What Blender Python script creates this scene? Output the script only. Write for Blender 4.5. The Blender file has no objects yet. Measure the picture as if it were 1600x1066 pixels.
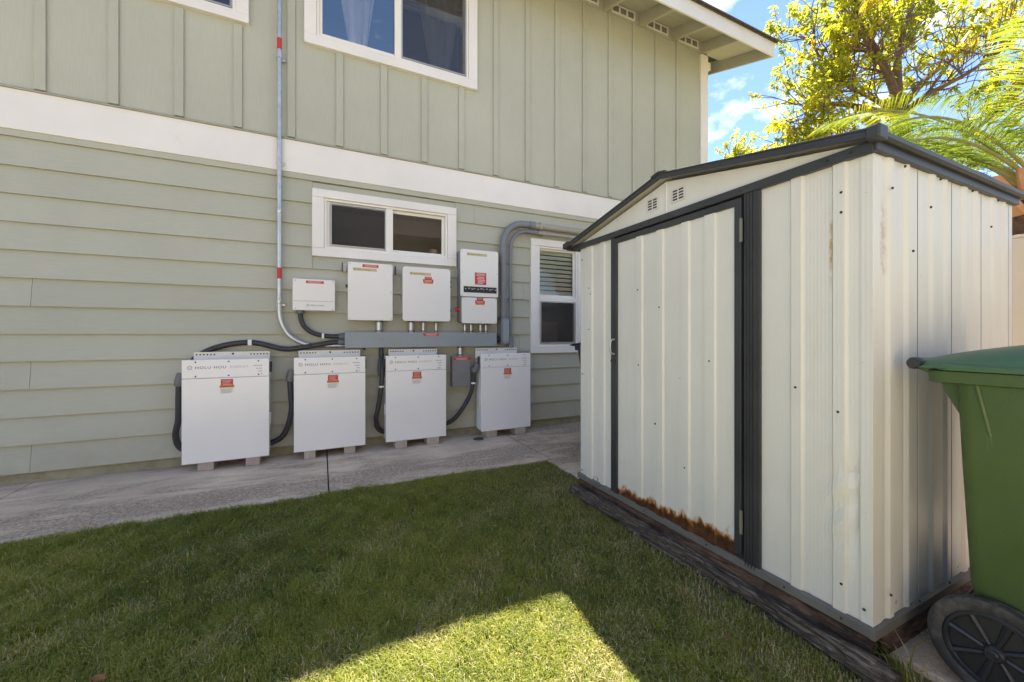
import bpy, bmesh, math, random
import numpy as np
from mathutils import Vector, noise as mnoise

random.seed(7)
rng = np.random.default_rng(11)
S = bpy.context.scene
COL = S.collection
R = math.radians

# ------------------------------------------------------------------ camera
cam_d = bpy.data.cameras.new('camera')
cam_d.sensor_width = 36.0
cam_d.lens = 623.7 / 1600 * 36
cam_d.shift_y = -9.0 / 1600
cam_d.clip_start = 0.05
cam_d.clip_end = 2000
cam = bpy.data.objects.new('camera', cam_d)
cam.location = (0, 0, 1.1)
cam.rotation_euler = (R(90), 0, R(-25.49))
COL.objects.link(cam)
S.camera = cam

# ------------------------------------------------------------------ sky and sun
SUN = Vector((0.355, 0.39, 1.0)).normalized()
SUN_EL = math.asin(SUN.z)
SUN_AZ = math.atan2(SUN.x, SUN.y)
world = bpy.data.worlds.new('World')
S.world = world
world.use_nodes = True
wt = world.node_tree
wt.nodes.clear()
w_out = wt.nodes.new('ShaderNodeOutputWorld')
w_bg = wt.nodes.new('ShaderNodeBackground')
w_bg.inputs['Strength'].default_value = 0.072
sky = wt.nodes.new('ShaderNodeTexSky')
sky.sky_type = 'NISHITA'
sky.sun_disc = False
sky.sun_elevation = SUN_EL
sky.sun_rotation = SUN_AZ
sky.altitude = 0
sky.air_density = 0.8
sky.dust_density = 0.0
sky.ozone_density = 3.0
# fair-weather clouds: noise on the sky direction flattened to a cloud layer
w_tc = wt.nodes.new('ShaderNodeTexCoord')
w_sep = wt.nodes.new('ShaderNodeSeparateXYZ')
wt.links.new(w_tc.outputs['Generated'], w_sep.inputs[0])
w_z = wt.nodes.new('ShaderNodeMath'); w_z.operation = 'ADD'; w_z.inputs[1].default_value = 0.25
wt.links.new(w_sep.outputs['Z'], w_z.inputs[0])
w_zm = wt.nodes.new('ShaderNodeMath'); w_zm.operation = 'MAXIMUM'; w_zm.inputs[1].default_value = 0.05
wt.links.new(w_z.outputs[0], w_zm.inputs[0])
w_dx = wt.nodes.new('ShaderNodeMath'); w_dx.operation = 'DIVIDE'
w_dy = wt.nodes.new('ShaderNodeMath'); w_dy.operation = 'DIVIDE'
wt.links.new(w_sep.outputs['X'], w_dx.inputs[0]); wt.links.new(w_zm.outputs[0], w_dx.inputs[1])
wt.links.new(w_sep.outputs['Y'], w_dy.inputs[0]); wt.links.new(w_zm.outputs[0], w_dy.inputs[1])
w_cmb = wt.nodes.new('ShaderNodeCombineXYZ')
wt.links.new(w_dx.outputs[0], w_cmb.inputs[0]); wt.links.new(w_dy.outputs[0], w_cmb.inputs[1])
w_n = wt.nodes.new('ShaderNodeTexNoise')
w_n.inputs['Scale'].default_value = 3.1
w_n.inputs['Detail'].default_value = 9
w_n.inputs['Roughness'].default_value = 0.55
wt.links.new(w_cmb.outputs[0], w_n.inputs['Vector'])
w_r = wt.nodes.new('ShaderNodeValToRGB')
w_r.color_ramp.elements[0].position = 0.52
w_r.color_ramp.elements[1].position = 0.66
wt.links.new(w_n.outputs['Fac'], w_r.inputs[0])
w_mix = wt.nodes.new('ShaderNodeMix'); w_mix.data_type = 'RGBA'
wt.links.new(w_r.outputs['Color'], w_mix.inputs['Factor'])
wt.links.new(sky.outputs['Color'], w_mix.inputs['A'])
w_mix.inputs['B'].default_value = (6.0, 6.0, 6.1, 1)
wt.links.new(w_mix.outputs['Result'], w_bg.inputs['Color'])
wt.links.new(w_bg.outputs[0], w_out.inputs['Surface'])

sun_d = bpy.data.lights.new('sun', 'SUN')
sun_d.energy = 5.0
sun_d.angle = R(0.53)
sun_d.color = (1.0, 0.93, 0.82)
sun = bpy.data.objects.new('sun', sun_d)
sun.rotation_euler = SUN.to_track_quat('Z', 'Y').to_euler()
sun.location = (6, 8, 14)
COL.objects.link(sun)

S.view_settings.view_transform = 'Standard'
S.view_settings.look = 'None'
S.view_settings.gamma = 1.0
S.view_settings.exposure = 2.17
S.view_settings.use_white_balance = True      # the camera's shade setting
S.view_settings.white_balance_temperature = 6700
S.view_settings.white_balance_tint = 10
S.view_settings.use_curve_mapping = False
S.render.engine = 'CYCLES'
S.cycles.max_bounces = 10
S.cycles.diffuse_bounces = 6
S.cycles.transparent_max_bounces = 24
S.cycles.caustics_reflective = False
S.cycles.caustics_refractive = False


# ------------------------------------------------------------------ helpers
WORLD_LOC = {}


def tag(o, label=None, cat=None, group=None, kind=None):
    if label: o['label'] = label
    if cat: o['category'] = cat
    if group: o['group'] = group
    if kind: o['kind'] = kind
    return o


def thing(name, loc, label, cat, group=None):
    o = bpy.data.objects.new(name, None)
    o.empty_display_size = 0.1
    COL.objects.link(o)
    o.location = loc
    WORLD_LOC[o.name] = Vector(loc)
    return tag(o, label, cat, group)


class MB:
    def __init__(s):
        s.v = []; s.f = []

    def add(s, vs, fs):
        b = len(s.v)
        s.v += [tuple(p) for p in vs]
        s.f += [tuple(i + b for i in f) for f in fs]
        return s

    def box(s, x0, x1, y0, y1, z0, z1):
        return s.add([(x0, y0, z0), (x1, y0, z0), (x1, y1, z0), (x0, y1, z0), (x0, y0, z1), (x1, y0, z1), (x1, y1, z1), (x0, y1, z1)],
                     [(0, 3, 2, 1), (4, 5, 6, 7), (0, 1, 5, 4), (1, 2, 6, 5), (2, 3, 7, 6), (3, 0, 4, 7)])

    def prism(s, poly, axis, a, b):
        """closed outline in the plane across axis, extruded from a to b"""
        n = len(poly)
        def P(u, w, t):
            return (t, u, w) if axis == 'x' else ((u, t, w) if axis == 'y' else (u, w, t))
        vs = [P(u, w, a) for u, w in poly] + [P(u, w, b) for u, w in poly]
        fs = [(i, (i + 1) % n, n + (i + 1) % n, n + i) for i in range(n)]
        fs += [tuple(range(n - 1, -1, -1)), tuple(range(n, 2 * n))]
        return s.add(vs, fs)

    def rbox(s, x0, x1, y0, y1, z0, z1, r, n=4, axis='y'):
        """box whose four edges along the axis are rounded"""
        a0, a1, b0, b1 = (x0, x1, z0, z1) if axis == 'y' else ((y0, y1, z0, z1) if axis == 'x' else (x0, x1, y0, y1))
        poly = []
        for cx, cz, st in ((a1 - r, b1 - r, 0), (a0 + r, b1 - r, 90), (a0 + r, b0 + r, 180), (a1 - r, b0 + r, 270)):
            for k in range(n + 1):
                an = R(st + 90 * k / n)
                poly.append((cx + r * math.cos(an), cz + r * math.sin(an)))
        t0, t1 = (y0, y1) if axis == 'y' else ((x0, x1) if axis == 'x' else (z0, z1))
        return s.prism(poly, axis, t0, t1)

    def tube(s, pts, r, n=10, cap=True):
        pts = [Vector(p) for p in pts]
        rs = r if isinstance(r, (list, tuple)) else [r] * len(pts)
        m = len(pts)
        tang = []
        for i in range(m):
            t = pts[min(i + 1, m - 1)] - pts[max(i - 1, 0)]
            tang.append(t.normalized() if t.length > 1e-9 else Vector((0, 0, 1)))
        up = Vector((0, 0, 1)) if abs(tang[0].z) < 0.9 else Vector((1, 0, 0))
        nrm = tang[0].cross(up).normalized()
        vs = []
        for i in range(m):
            nrm = (nrm - tang[i] * nrm.dot(tang[i]))
            nrm = nrm.normalized() if nrm.length > 1e-6 else tang[i].orthogonal().normalized()
            bn = tang[i].cross(nrm)
            for k in range(n):
                a = 2 * math.pi * k / n
                vs.append(pts[i] + (nrm * math.cos(a) + bn * math.sin(a)) * rs[i])
        fs = [(i * n + k, i * n + (k + 1) % n, (i + 1) * n + (k + 1) % n, (i + 1) * n + k) for i in range(m - 1) for k in range(n)]
        if cap:
            fs += [tuple(range(n - 1, -1, -1)), tuple((m - 1) * n + k for k in range(n))]
        return s.add(vs, fs)

    def cyl(s, p0, p1, r, n=14):
        return s.tube([p0, p1], r, n)

    def lathe(s, prof, c, axis='x', n=32):
        """profile of (radius, along) turned round an axis through c"""
        vs = []
        for rr, t in prof:
            for k in range(n):
                a = 2 * math.pi * k / n
                u, w = rr * math.cos(a), rr * math.sin(a)
                vs.append((c[0] + t, c[1] + u, c[2] + w) if axis == 'x' else ((c[0] + u, c[1] + t, c[2] + w) if axis == 'y' else (c[0] + u, c[1] + w, c[2] + t)))
        m = len(prof)
        fs = [(i * n + k, i * n + (k + 1) % n, (i + 1) * n + (k + 1) % n, (i + 1) * n + k) for i in range(m - 1) for k in range(n)]
        return s.add(vs, fs)


def obj(name, mb, mat, parent=None, smooth=False, bevel=0.0, seg=2):
    off = WORLD_LOC[parent.name] if parent is not None else Vector((0, 0, 0))
    me = bpy.data.meshes.new(name)
    if off.length:
        me.from_pydata([(x - off.x, y - off.y, z - off.z) for x, y, z in mb.v], [], mb.f)
    else:
        me.from_pydata(mb.v, [], mb.f)
    bm = bmesh.new(); bm.from_mesh(me)
    bmesh.ops.recalc_face_normals(bm, faces=bm.faces)
    bm.to_mesh(me); bm.free()
    me.materials.append(mat)
    o = bpy.data.objects.new(name, me)
    COL.objects.link(o)
    if parent is not None:
        o.parent = parent
    WORLD_LOC[o.name] = off.copy()
    if smooth:
        me.polygons.foreach_set('use_smooth', [True] * len(me.polygons))
        me.set_sharp_from_angle(angle=R(40))
    if bevel:
        b = o.modifiers.new('bevel', 'BEVEL')
        b.width = bevel; b.segments = seg; b.limit_method = 'ANGLE'; b.angle_limit = R(40)
    return o


def top(name, mb, mat, label, cat, group=None, loc=None, **k):
    """a thing that is one mesh, its origin at loc"""
    if loc is None:
        a = np.array(mb.v)
        loc = (float((a[:, 0].min() + a[:, 0].max()) / 2), float((a[:, 1].min() + a[:, 1].max()) / 2), float(a[:, 2].min()))
    L = Vector(loc)
    mb.v = [(x - L.x, y - L.y, z - L.z) for x, y, z in mb.v]
    o = obj(name, mb, mat, None, **k)
    o.location = L
    WORLD_LOC[o.name] = L
    return tag(o, label, cat, group)


def text_mb(body, x, y, z, size, stretch=1.0, align='LEFT', space=1.0):
    """flat lettering standing on a plane that faces -y"""
    c = bpy.data.curves.new('t', 'FONT')
    c.body = body; c.size = size; c.align_x = align; c.space_character = space
    c.extrude = 0.0002; c.resolution_u = 2
    o = bpy.data.objects.new('t', c)
    COL.objects.link(o)
    dg = bpy.context.evaluated_depsgraph_get()
    me = bpy.data.meshes.new_from_object(o.evaluated_get(dg))
    mb = MB()
    mb.add([(x + v.co.x * stretch, y - v.co.z, z + v.co.y) for v in me.vertices], [tuple(p.vertices) for p in me.polygons])
    bpy.data.objects.remove(o); bpy.data.curves.remove(c); bpy.data.meshes.remove(me)
    return mb


def smooth_path(pts, n=10):
    """Catmull-Rom through the points"""
    P = [Vector(p) for p in pts]
    P = [P[0] * 2 - P[1]] + P + [P[-1] * 2 - P[-2]]
    out = []
    for i in range(1, len(P) - 2):
        for k in range(n):
            t = k / n
            out.append(0.5 * ((2 * P[i]) + (P[i + 1] - P[i - 1]) * t + (2 * P[i - 1] - 5 * P[i] + 4 * P[i + 1] - P[i + 2]) * t * t
                              + (3 * P[i] - P[i - 1] - 3 * P[i + 1] + P[i + 2]) * t ** 3))
    out.append(P[-2])
    return out


# ------------------------------------------------------------------ materials
class NT:
    def __init__(s, name):
        s.m = bpy.data.materials.new(name); s.m.use_nodes = True
        s.t = s.m.node_tree; s.n = s.t.nodes; s.l = s.t.links
        s.p = s.n['Principled BSDF']; s.out = s.n['Material Output']
        s.pos = s.n.new('ShaderNodeNewGeometry').outputs['Position']

    def node(s, t, **k):
        x = s.n.new(t)
        for a, b in k.items(): setattr(x, a, b)
        return x

    def scaled(s, sc):
        x = s.node('ShaderNodeVectorMath', operation='MULTIPLY')
        s.l.new(s.pos, x.inputs[0]); x.inputs[1].default_value = sc
        return x.outputs[0]

    def noise(s, scale, detail=4, rough=0.55, sc=None, dist=0.0):
        x = s.node('ShaderNodeTexNoise')
        x.inputs['Scale'].default_value = scale; x.inputs['Detail'].default_value = detail
        x.inputs['Roughness'].default_value = rough; x.inputs['Distortion'].default_value = dist
        s.l.new(s.scaled(sc) if sc else s.pos, x.inputs['Vector'])
        return x.outputs['Fac']

    def ramp(s, fac, stops):
        x = s.node('ShaderNodeValToRGB')
        el = x.color_ramp.elements
        while len(el) < len(stops): el.new(0.5)
        for e, (p, c) in zip(el, stops):
            e.position = p; e.color = c if len(c) == 4 else (*c, 1)
        s.l.new(fac, x.inputs[0])
        return x.outputs['Color']

    def mix(s, fac, a, b, blend='MIX'):
        x = s.node('ShaderNodeMix', data_type='RGBA', blend_type=blend)
        for inp, val in (('Factor', fac), ('A', a), ('B', b)):
            if isinstance(val, bpy.types.NodeSocket): s.l.new(val, x.inputs[inp])
            elif isinstance(val, (int, float)): x.inputs[inp].default_value = val
            else: x.inputs[inp].default_value = (*val, 1) if len(val) == 3 else val
        return x.outputs['Result']

    def math(s, op, a, b=None, clamp=False):
        x = s.node('ShaderNodeMath', operation=op, use_clamp=clamp)
        for i, val in enumerate((a, b)):
            if val is None: continue
            if isinstance(val, bpy.types.NodeSocket): s.l.new(val, x.inputs[i])
            else: x.inputs[i].default_value = val
        return x.outputs[0]

    def xyz(s):
        x = s.node('ShaderNodeSeparateXYZ'); s.l.new(s.pos, x.inputs[0])
        return x.outputs

    def bump(s, h, strength=0.2, dist=0.01):
        x = s.node('ShaderNodeBump'); x.inputs['Strength'].default_value = strength; x.inputs['Distance'].default_value = dist
        s.l.new(h, x.inputs['Height']); s.l.new(x.outputs[0], s.p.inputs['Normal'])

    def col(s, c):
        if isinstance(c, bpy.types.NodeSocket): s.l.new(c, s.p.inputs['Base Color'])
        else: s.p.inputs['Base Color'].default_value = (*c, 1)

    def set(s, **k):
        for a, b in k.items(): s.p.inputs[a.replace('_', ' ')].default_value = b


def paint(name, c, rough=0.5, var=0.08, scale=3.0, bump=0.0, bscale=60, metal=0.0, dirt=None, rnd=0.0, spec=0.5):
    n = NT(name)
    lo = tuple(x * (1 - var) for x in c); hi = tuple(min(1, x * (1 + var)) for x in c)
    col = n.ramp(n.noise(scale, 6, 0.6), [(0.3, lo), (0.7, hi)])
    if rnd:
        oi = n.node('ShaderNodeObjectInfo').outputs['Random']
        col = n.mix(1.0, col, n.ramp(oi, [(0, (1 - rnd,) * 3), (1, (1.0,) * 3)]), 'MULTIPLY')
    if dirt:
        col = n.mix(n.ramp(n.noise(dirt[1], 8, 0.7), [(dirt[2], (0, 0, 0)), (dirt[3], (1, 1, 1))]), col, dirt[0])
    n.col(col)
    n.set(Roughness=rough, Metallic=metal)
    n.p.inputs['Specular IOR Level'].default_value = spec
    if bump: n.bump(n.noise(bscale, 5, 0.6), bump, 0.004)
    return n.m


M = {}
SAGE = (0.440, 0.448, 0.382)


def siding(name, grain):
    n = NT(name)
    base = n.ramp(n.noise(1.3, 5, 0.6), [(0.3, tuple(x * 0.93 for x in SAGE)), (0.72, tuple(x * 1.05 for x in SAGE))])
    oi = n.node('ShaderNodeObjectInfo').outputs['Random']
    base = n.mix(1.0, base, n.ramp(oi, [(0, (0.94, 0.94, 0.93)), (1, (1.0, 1.0, 1.0))]), 'MULTIPLY')
    fib = n.noise(9, 6, 0.65, sc=grain)
    base = n.mix(0.10, base, n.ramp(fib, [(0.35, (0.25, 0.24, 0.19)), (0.65, (0.53, 0.52, 0.43))]))
    sp = n.ramp(n.noise(37, 3, 0.5), [(0.74, (0, 0, 0)), (0.78, (1, 1, 1))])
    base = n.mix(n.math('MULTIPLY', sp, 0.18), base, (0.25, 0.23, 0.18))
    zz = n.xyz()[2]
    splash = n.math('MULTIPLY', n.math('SUBTRACT', 1.0, n.math('DIVIDE', zz, 0.42), clamp=True), n.ramp(n.noise(4, 7, 0.7), [(0.38, (0, 0, 0)), (0.7, (1, 1, 1))]))
    base = n.mix(n.math('MULTIPLY', splash, 0.45), base, (0.24, 0.20, 0.14))
    n.col(base); n.set(Roughness=0.62)
    n.bump(fib, 0.22, 0.003)
    return n.m


M['plank'] = siding('sage_plank', (1, 1, 14))
M['panel'] = siding('sage_panel', (14, 14, 1))
M['trim'] = paint('white_trim', (0.76, 0.74, 0.73), 0.5, 0.05, 2.2, 0.08, 40, dirt=((0.60, 0.55, 0.47), 5, 0.62, 0.9))
M['vinyl'] = paint('vinyl_frame', (0.80, 0.78, 0.74), 0.35, 0.03, 4)
M['alu'] = paint('screen_frame', (0.42, 0.42, 0.42), 0.4, 0.05, 8, metal=0.6)
M['foundation'] = paint('painted_foundation', (0.30, 0.29, 0.20), 0.8, 0.15, 6, 0.4, 40, dirt=((0.16, 0.14, 0.10), 7, 0.5, 0.8))
M['enclosure'] = paint('white_enclosure', (0.82, 0.82, 0.83), 0.2, 0.02, 3)
M['enclosure_matt'] = paint('cream_enclosure', (0.78, 0.77, 0.76), 0.4, 0.02, 3)
M['bracket'] = paint('pale_bracket', (0.62, 0.60, 0.57), 0.4, 0.05, 9)
M['duct'] = paint('grey_steel_duct', (0.26, 0.30, 0.33), 0.42, 0.05, 5, dirt=((0.2, 0.21, 0.22), 12, 0.6, 0.8))
M['greybox'] = paint('grey_box', (0.22, 0.23, 0.25), 0.4, 0.05, 6)
M['pvc'] = paint('grey_pvc', (0.19, 0.20, 0.225), 0.5, 0.08, 9)
M['pvc_paint'] = paint('painted_pvc', (0.36, 0.33, 0.29), 0.55, 0.07, 9)
M['flex'] = paint('black_flex', (0.035, 0.036, 0.042), 0.5, 0.2, 12)
M['flexgrey'] = paint('flex_fitting', (0.12, 0.125, 0.14), 0.45, 0.1, 12)
M['galv'] = paint('galvanised', (0.52, 0.54, 0.57), 0.38, 0.12, 18, metal=0.75)
M['black'] = paint('black_plastic', (0.02, 0.02, 0.022), 0.45, 0.1, 12)
M['red'] = paint('red_label', (0.50, 0.035, 0.04), 0.45, 0.12, 25)
M['orange'] = paint('orange_label', (0.72, 0.22, 0.025), 0.45, 0.1, 25)
M['white'] = paint('white_print', (0.78, 0.77, 0.75), 0.5, 0.03, 9)
M['pink'] = paint('faded_print', (0.75, 0.45, 0.42), 0.5, 0.05, 9)
M['ink'] = paint('dark_print', (0.06, 0.07, 0.10), 0.5, 0.05, 9)
M['blueink'] = paint('blue_print', (0.07, 0.12, 0.20), 0.5, 0.05, 9)
M['greyink'] = paint('grey_print', (0.42, 0.42, 0.43), 0.5, 0.05, 9)
M['gold'] = paint('gold_sticker', (0.60, 0.53, 0.28), 0.5, 0.05, 9)
M['block'] = paint('concrete_block', (0.42, 0.37, 0.33), 0.9, 0.15, 20, 0.5, 80)
M['dark_trim'] = paint('charcoal_trim', (0.036, 0.037, 0.042), 0.42, 0.25, 3, 0.05, 60, dirt=((0.10, 0.085, 0.07), 9, 0.62, 0.85))
M['rail'] = paint('grey_rail', (0.145, 0.14, 0.13), 0.45, 0.2, 6, dirt=((0.12, 0.07, 0.04), 11, 0.62, 0.78))
M['roofmetal'] = paint('charcoal_roof', (0.10, 0.10, 0.11), 0.4, 0.15, 4)
M['screw'] = paint('rusty_screw', (0.035, 0.028, 0.024), 0.6, 0.3, 60)
M['fascia'] = paint('fascia_white', (0.74, 0.73, 0.73), 0.45, 0.05, 3, 0.05, 30)
M['rafter'] = paint('rafter_sage', (0.44, 0.425, 0.335), 0.6, 0.08, 3, 0.1, 40)
M['soffit'] = paint('soffit_sage', (0.47, 0.455, 0.355), 0.65, 0.08, 2, 0.1, 30)
M['mesh_dark'] = paint('vent_mesh', (0.22, 0.19, 0.16), 0.8, 0.2, 60)
M['shingle'] = paint('brown_shingle', (0.09, 0.07, 0.06), 0.9, 0.3, 20, 0.6, 80)
M['interior'] = paint('interior_wall', (0.27, 0.265, 0.275), 0.9, 0.1, 2)
M['blind'] = paint('blind_slat', (0.66, 0.66, 0.62), 0.5, 0.03, 4)
M['bin'] = paint('green_bin_plastic', (0.070, 0.125, 0.030), 0.42, 0.10, 3, 0.05, 90, dirt=((0.13, 0.17, 0.07), 14, 0.66, 0.8))
def bin_mat():
    n = NT('scuffed_green_plastic')
    c = n.ramp(n.noise(2.2, 5, 0.6), [(0.3, (0.050, 0.088, 0.024)), (0.7, (0.066, 0.110, 0.032))])
    sc = n.ramp(n.noise(30, 4, 0.6, sc=(1, 1.6, 0.12)), [(0.68, (0, 0, 0)), (0.72, (1, 1, 1))])
    c = n.mix(n.math('MULTIPLY', sc, 0.35), c, (0.16, 0.20, 0.10))
    dk = n.ramp(n.noise(6, 7, 0.75, sc=(1, 1, 0.4)), [(0.60, (0, 0, 0)), (0.75, (1, 1, 1))])
    c = n.mix(n.math('MULTIPLY', dk, 0.5), c, (0.035, 0.05, 0.022))
    sp = n.ramp(n.noise(85, 3, 0.6), [(0.70, (0, 0, 0)), (0.73, (1, 1, 1))])
    c = n.mix(n.math('MULTIPLY', sp, 0.4), c, (0.20, 0.22, 0.14))
    n.col(c); n.bump(n.noise(70, 4, 0.6), 0.08, 0.003)
    n.l.new(n.ramp(n.noise(9, 5, 0.6), [(0.3, (0.36,) * 3), (0.7, (0.6,) * 3)]), n.p.inputs['Roughness'])
    return n.m


M['bin'] = bin_mat()
M['lid'] = paint('green_lid_plastic', (0.055, 0.13, 0.065), 0.45, 0.10, 3, 0.05, 90)
M['darkbin'] = paint('dark_bin_plastic', (0.03, 0.032, 0.04), 0.45, 0.1, 4)
M['tyre'] = paint('bin_tyre', (0.032, 0.030, 0.029), 0.75, 0.25, 22, 0.3, 90, dirt=((0.16, 0.145, 0.13), 9, 0.5, 0.75))
M['spoke'] = paint('wheel_spoke', (0.022, 0.022, 0.028), 0.4, 0.2, 20)
M['fence'] = paint('tan_vinyl', (0.62, 0.53, 0.42), 0.45, 0.04, 3)
M['bark'] = paint('bark', (0.17, 0.115, 0.085), 0.9, 0.3, 8, 0.8, 30)
M['palm_bark'] = paint('palm_fibre', (0.13, 0.07, 0.045), 0.95, 0.5, 16, 1.0, 30)
M['boot'] = paint('cut_palm_boot', (0.50, 0.26, 0.14), 0.8, 0.2, 9, 0.4, 30)
M['cream_wall'] = paint('cream_stucco', (0.62, 0.52, 0.40), 0.85, 0.06, 2)
M['leaf_dead'] = paint('dead_leaf', (0.20, 0.09, 0.045), 0.8, 0.3, 40)
M['cap'] = paint('drain_cap', (0.06, 0.06, 0.065), 0.6, 0.2, 30)
M['seam'] = paint('seam_shadow_gap', (0.05, 0.045, 0.04), 0.9, 0.2, 20)


def shed_mat(name, door=False):
    n = NT(name)
    c = (0.69, 0.675, 0.625)
    col = n.ramp(n.noise(1.6, 5, 0.6), [(0.3, tuple(x * 0.93 for x in c)), (0.7, tuple(x * 1.03 for x in c))])
    streak = n.noise(5, 6, 0.6, sc=(6, 6, 0.5))
    col = n.mix(n.math('MULTIPLY', n.ramp(streak, [(0.5, (0, 0, 0)), (0.8, (1, 1, 1))]), 0.16), col, (0.50, 0.43, 0.31))
    x, y, z = n.xyz()
    rn = n.noise(26, 6, 0.65)
    if door:   # the sheet has rusted away along its bottom edge
        edge = n.math('ADD', z, n.math('MULTIPLY', n.math('SUBTRACT', n.noise(17, 5, 0.62, sc=(1, 1, 0.7)), 0.5), -0.20))
        edge = n.math('ADD', edge, n.math('MULTIPLY', n.math('SUBTRACT', y, 1.15), 0.05))
        rust_c = n.ramp(rn, [(0.3, (0.03, 0.014, 0.009)), (0.55, (0.085, 0.034, 0.016)), (0.8, (0.24, 0.09, 0.025))])
        fr = n.math('SUBTRACT', 1.0, n.math('DIVIDE', n.math('SUBTRACT', edge, 0.206), 0.010), clamp=True)
        halo = n.math('SUBTRACT', 1.0, n.math('DIVIDE', n.math('SUBTRACT', edge, 0.206), 0.026), clamp=True)
        col = n.mix(n.math('MULTIPLY', halo, 0.9), col, (0.45, 0.19, 0.05))
        inner = n.math('SUBTRACT', 1.0, n.math('DIVIDE', n.math('SUBTRACT', edge, 0.190), 0.012), clamp=True)
        col = n.mix(fr, col, (0.30, 0.115, 0.03))
        col = n.mix(inner, col, rust_c)
    else:      # rust running down the corner lap, and chips along the bottom
        dx = n.math('ABSOLUTE', n.math('SUBTRACT', x, 1.716))
        near = n.math('MAXIMUM', n.math('SUBTRACT', 1.0, n.math('DIVIDE', dx, 0.030), clamp=True), n.math('SUBTRACT', 1.0, n.math('DIVIDE', n.math('ABSOLUTE', n.math('SUBTRACT', y, 0.799)), 0.010), clamp=True))
        zb = n.math('SUBTRACT', 1.0, n.math('DIVIDE', n.math('ABSOLUTE', n.math('SUBTRACT', z, 1.42)), 0.17), clamp=True)
        f = n.math('MULTIPLY', n.math('MULTIPLY', near, zb), n.ramp(rn, [(0.35, (0, 0, 0)), (0.6, (1, 1, 1))]))
        col = n.mix(n.math('MULTIPLY', f, 1.7, clamp=True), col, (0.46, 0.27, 0.11))
        low = n.math('SUBTRACT', 1.0, n.math('DIVIDE', n.math('SUBTRACT', z, 0.10), 0.10), clamp=True)
        chip = n.ramp(n.math('ADD', n.noise(17, 5, 0.6), n.math('MULTIPLY', low, 0.16)), [(0.70, (0, 0, 0)), (0.72, (1, 1, 1))])
        col = n.mix(n.math('MULTIPLY', chip, n.math('MULTIPLY', low, 1.6, clamp=True)), col, (0.16, 0.07, 0.03))
    spk = n.ramp(n.noise(55, 2, 0.5), [(0.77, (0, 0, 0)), (0.79, (1, 1, 1))])
    col = n.mix(n.math('MULTIPLY', spk, 0.35), col, (0.25, 0.17, 0.10))
    n.col(col); n.set(Roughness=0.38)
    w = n.math('SINE', n.math('MULTIPLY', n.math('ADD', x, y), 2 * math.pi / 0.0125))
    h = n.math('ADD', n.math('MULTIPLY', w, 0.25), n.noise(7, 4, 0.5))
    n.bump(h, 0.16, 0.003)
    return n.m


M['shed'] = shed_mat('cream_shed_sheet')
M['shed_door'] = shed_mat('cream_shed_door_sheet', True)


def glass_mat(name, refl, tint):
    n = NT(name)
    n.n.remove(n.p)
    gl = n.node('ShaderNodeBsdfGlossy'); gl.inputs['Roughness'].default_value = 0.005
    tr = n.node('ShaderNodeBsdfTransparent'); tr.inputs['Color'].default_value = (*tint, 1)
    lw = n.node('ShaderNodeFresnel'); lw.inputs['IOR'].default_value = 1.5
    f = n.math('ADD', n.math('MULTIPLY', lw.outputs[0], 1.0 - refl), refl, clamp=True)
    mx = n.node('ShaderNodeMixShader')
    n.l.new(f, mx.inputs[0]); n.l.new(tr.outputs[0], mx.inputs[1]); n.l.new(gl.outputs[0], mx.inputs[2])
    n.l.new(mx.outputs[0], n.out.inputs['Surface'])
    return n.m


M['glass'] = glass_mat('coated_glass', 0.40, (0.93, 0.95, 0.95))
M['glass_plain'] = glass_mat('clear_glass', 0.04, (0.93, 0.95, 0.94))


def screen_mat():
    n = NT('insect_screen')
    n.n.remove(n.p)
    tr = n.node('ShaderNodeBsdfTransparent')
    df = n.node('ShaderNodeBsdfDiffuse')
    n.l.new(n.ramp(n.noise(40, 3, 0.5), [(0.3, (0.04, 0.04, 0.045)), (0.7, (0.08, 0.08, 0.085))]), df.inputs['Color'])
    mx = n.node('ShaderNodeMixShader'); mx.inputs[0].default_value = 0.55
    n.l.new(tr.outputs[0], mx.inputs[1]); n.l.new(df.outputs[0], mx.inputs[2])
    n.l.new(mx.outputs[0], n.out.inputs['Surface'])
    return n.m


M['screen'] = screen_mat()


def sheer_mat():
    n = NT('sheer_curtain')
    n.n.remove(n.p)
    tr = n.node('ShaderNodeBsdfTransparent')
    df = n.node('ShaderNodeBsdfDiffuse')
    n.l.new(n.ramp(n.noise(12, 3, 0.5), [(0.3, (0.88, 0.88, 0.88)), (0.7, (0.92, 0.92, 0.92))]), df.inputs['Color'])
    tl = n.node('ShaderNodeBsdfTranslucent'); tl.inputs['Color'].default_value = (0.8, 0.8, 0.8, 1)
    m1 = n.node('ShaderNodeMixShader'); m1.inputs[0].default_value = 0.15
    n.l.new(df.outputs[0], m1.inputs[1]); n.l.new(tl.outputs[0], m1.inputs[2])
    mx = n.node('ShaderNodeMixShader'); mx.inputs[0].default_value = 0.97
    n.l.new(tr.outputs[0], mx.inputs[1]); n.l.new(m1.outputs[0], mx.inputs[2])
    n.l.new(mx.outputs[0], n.out.inputs['Surface'])
    return n.m


M['sheer'] = sheer_mat()


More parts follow.
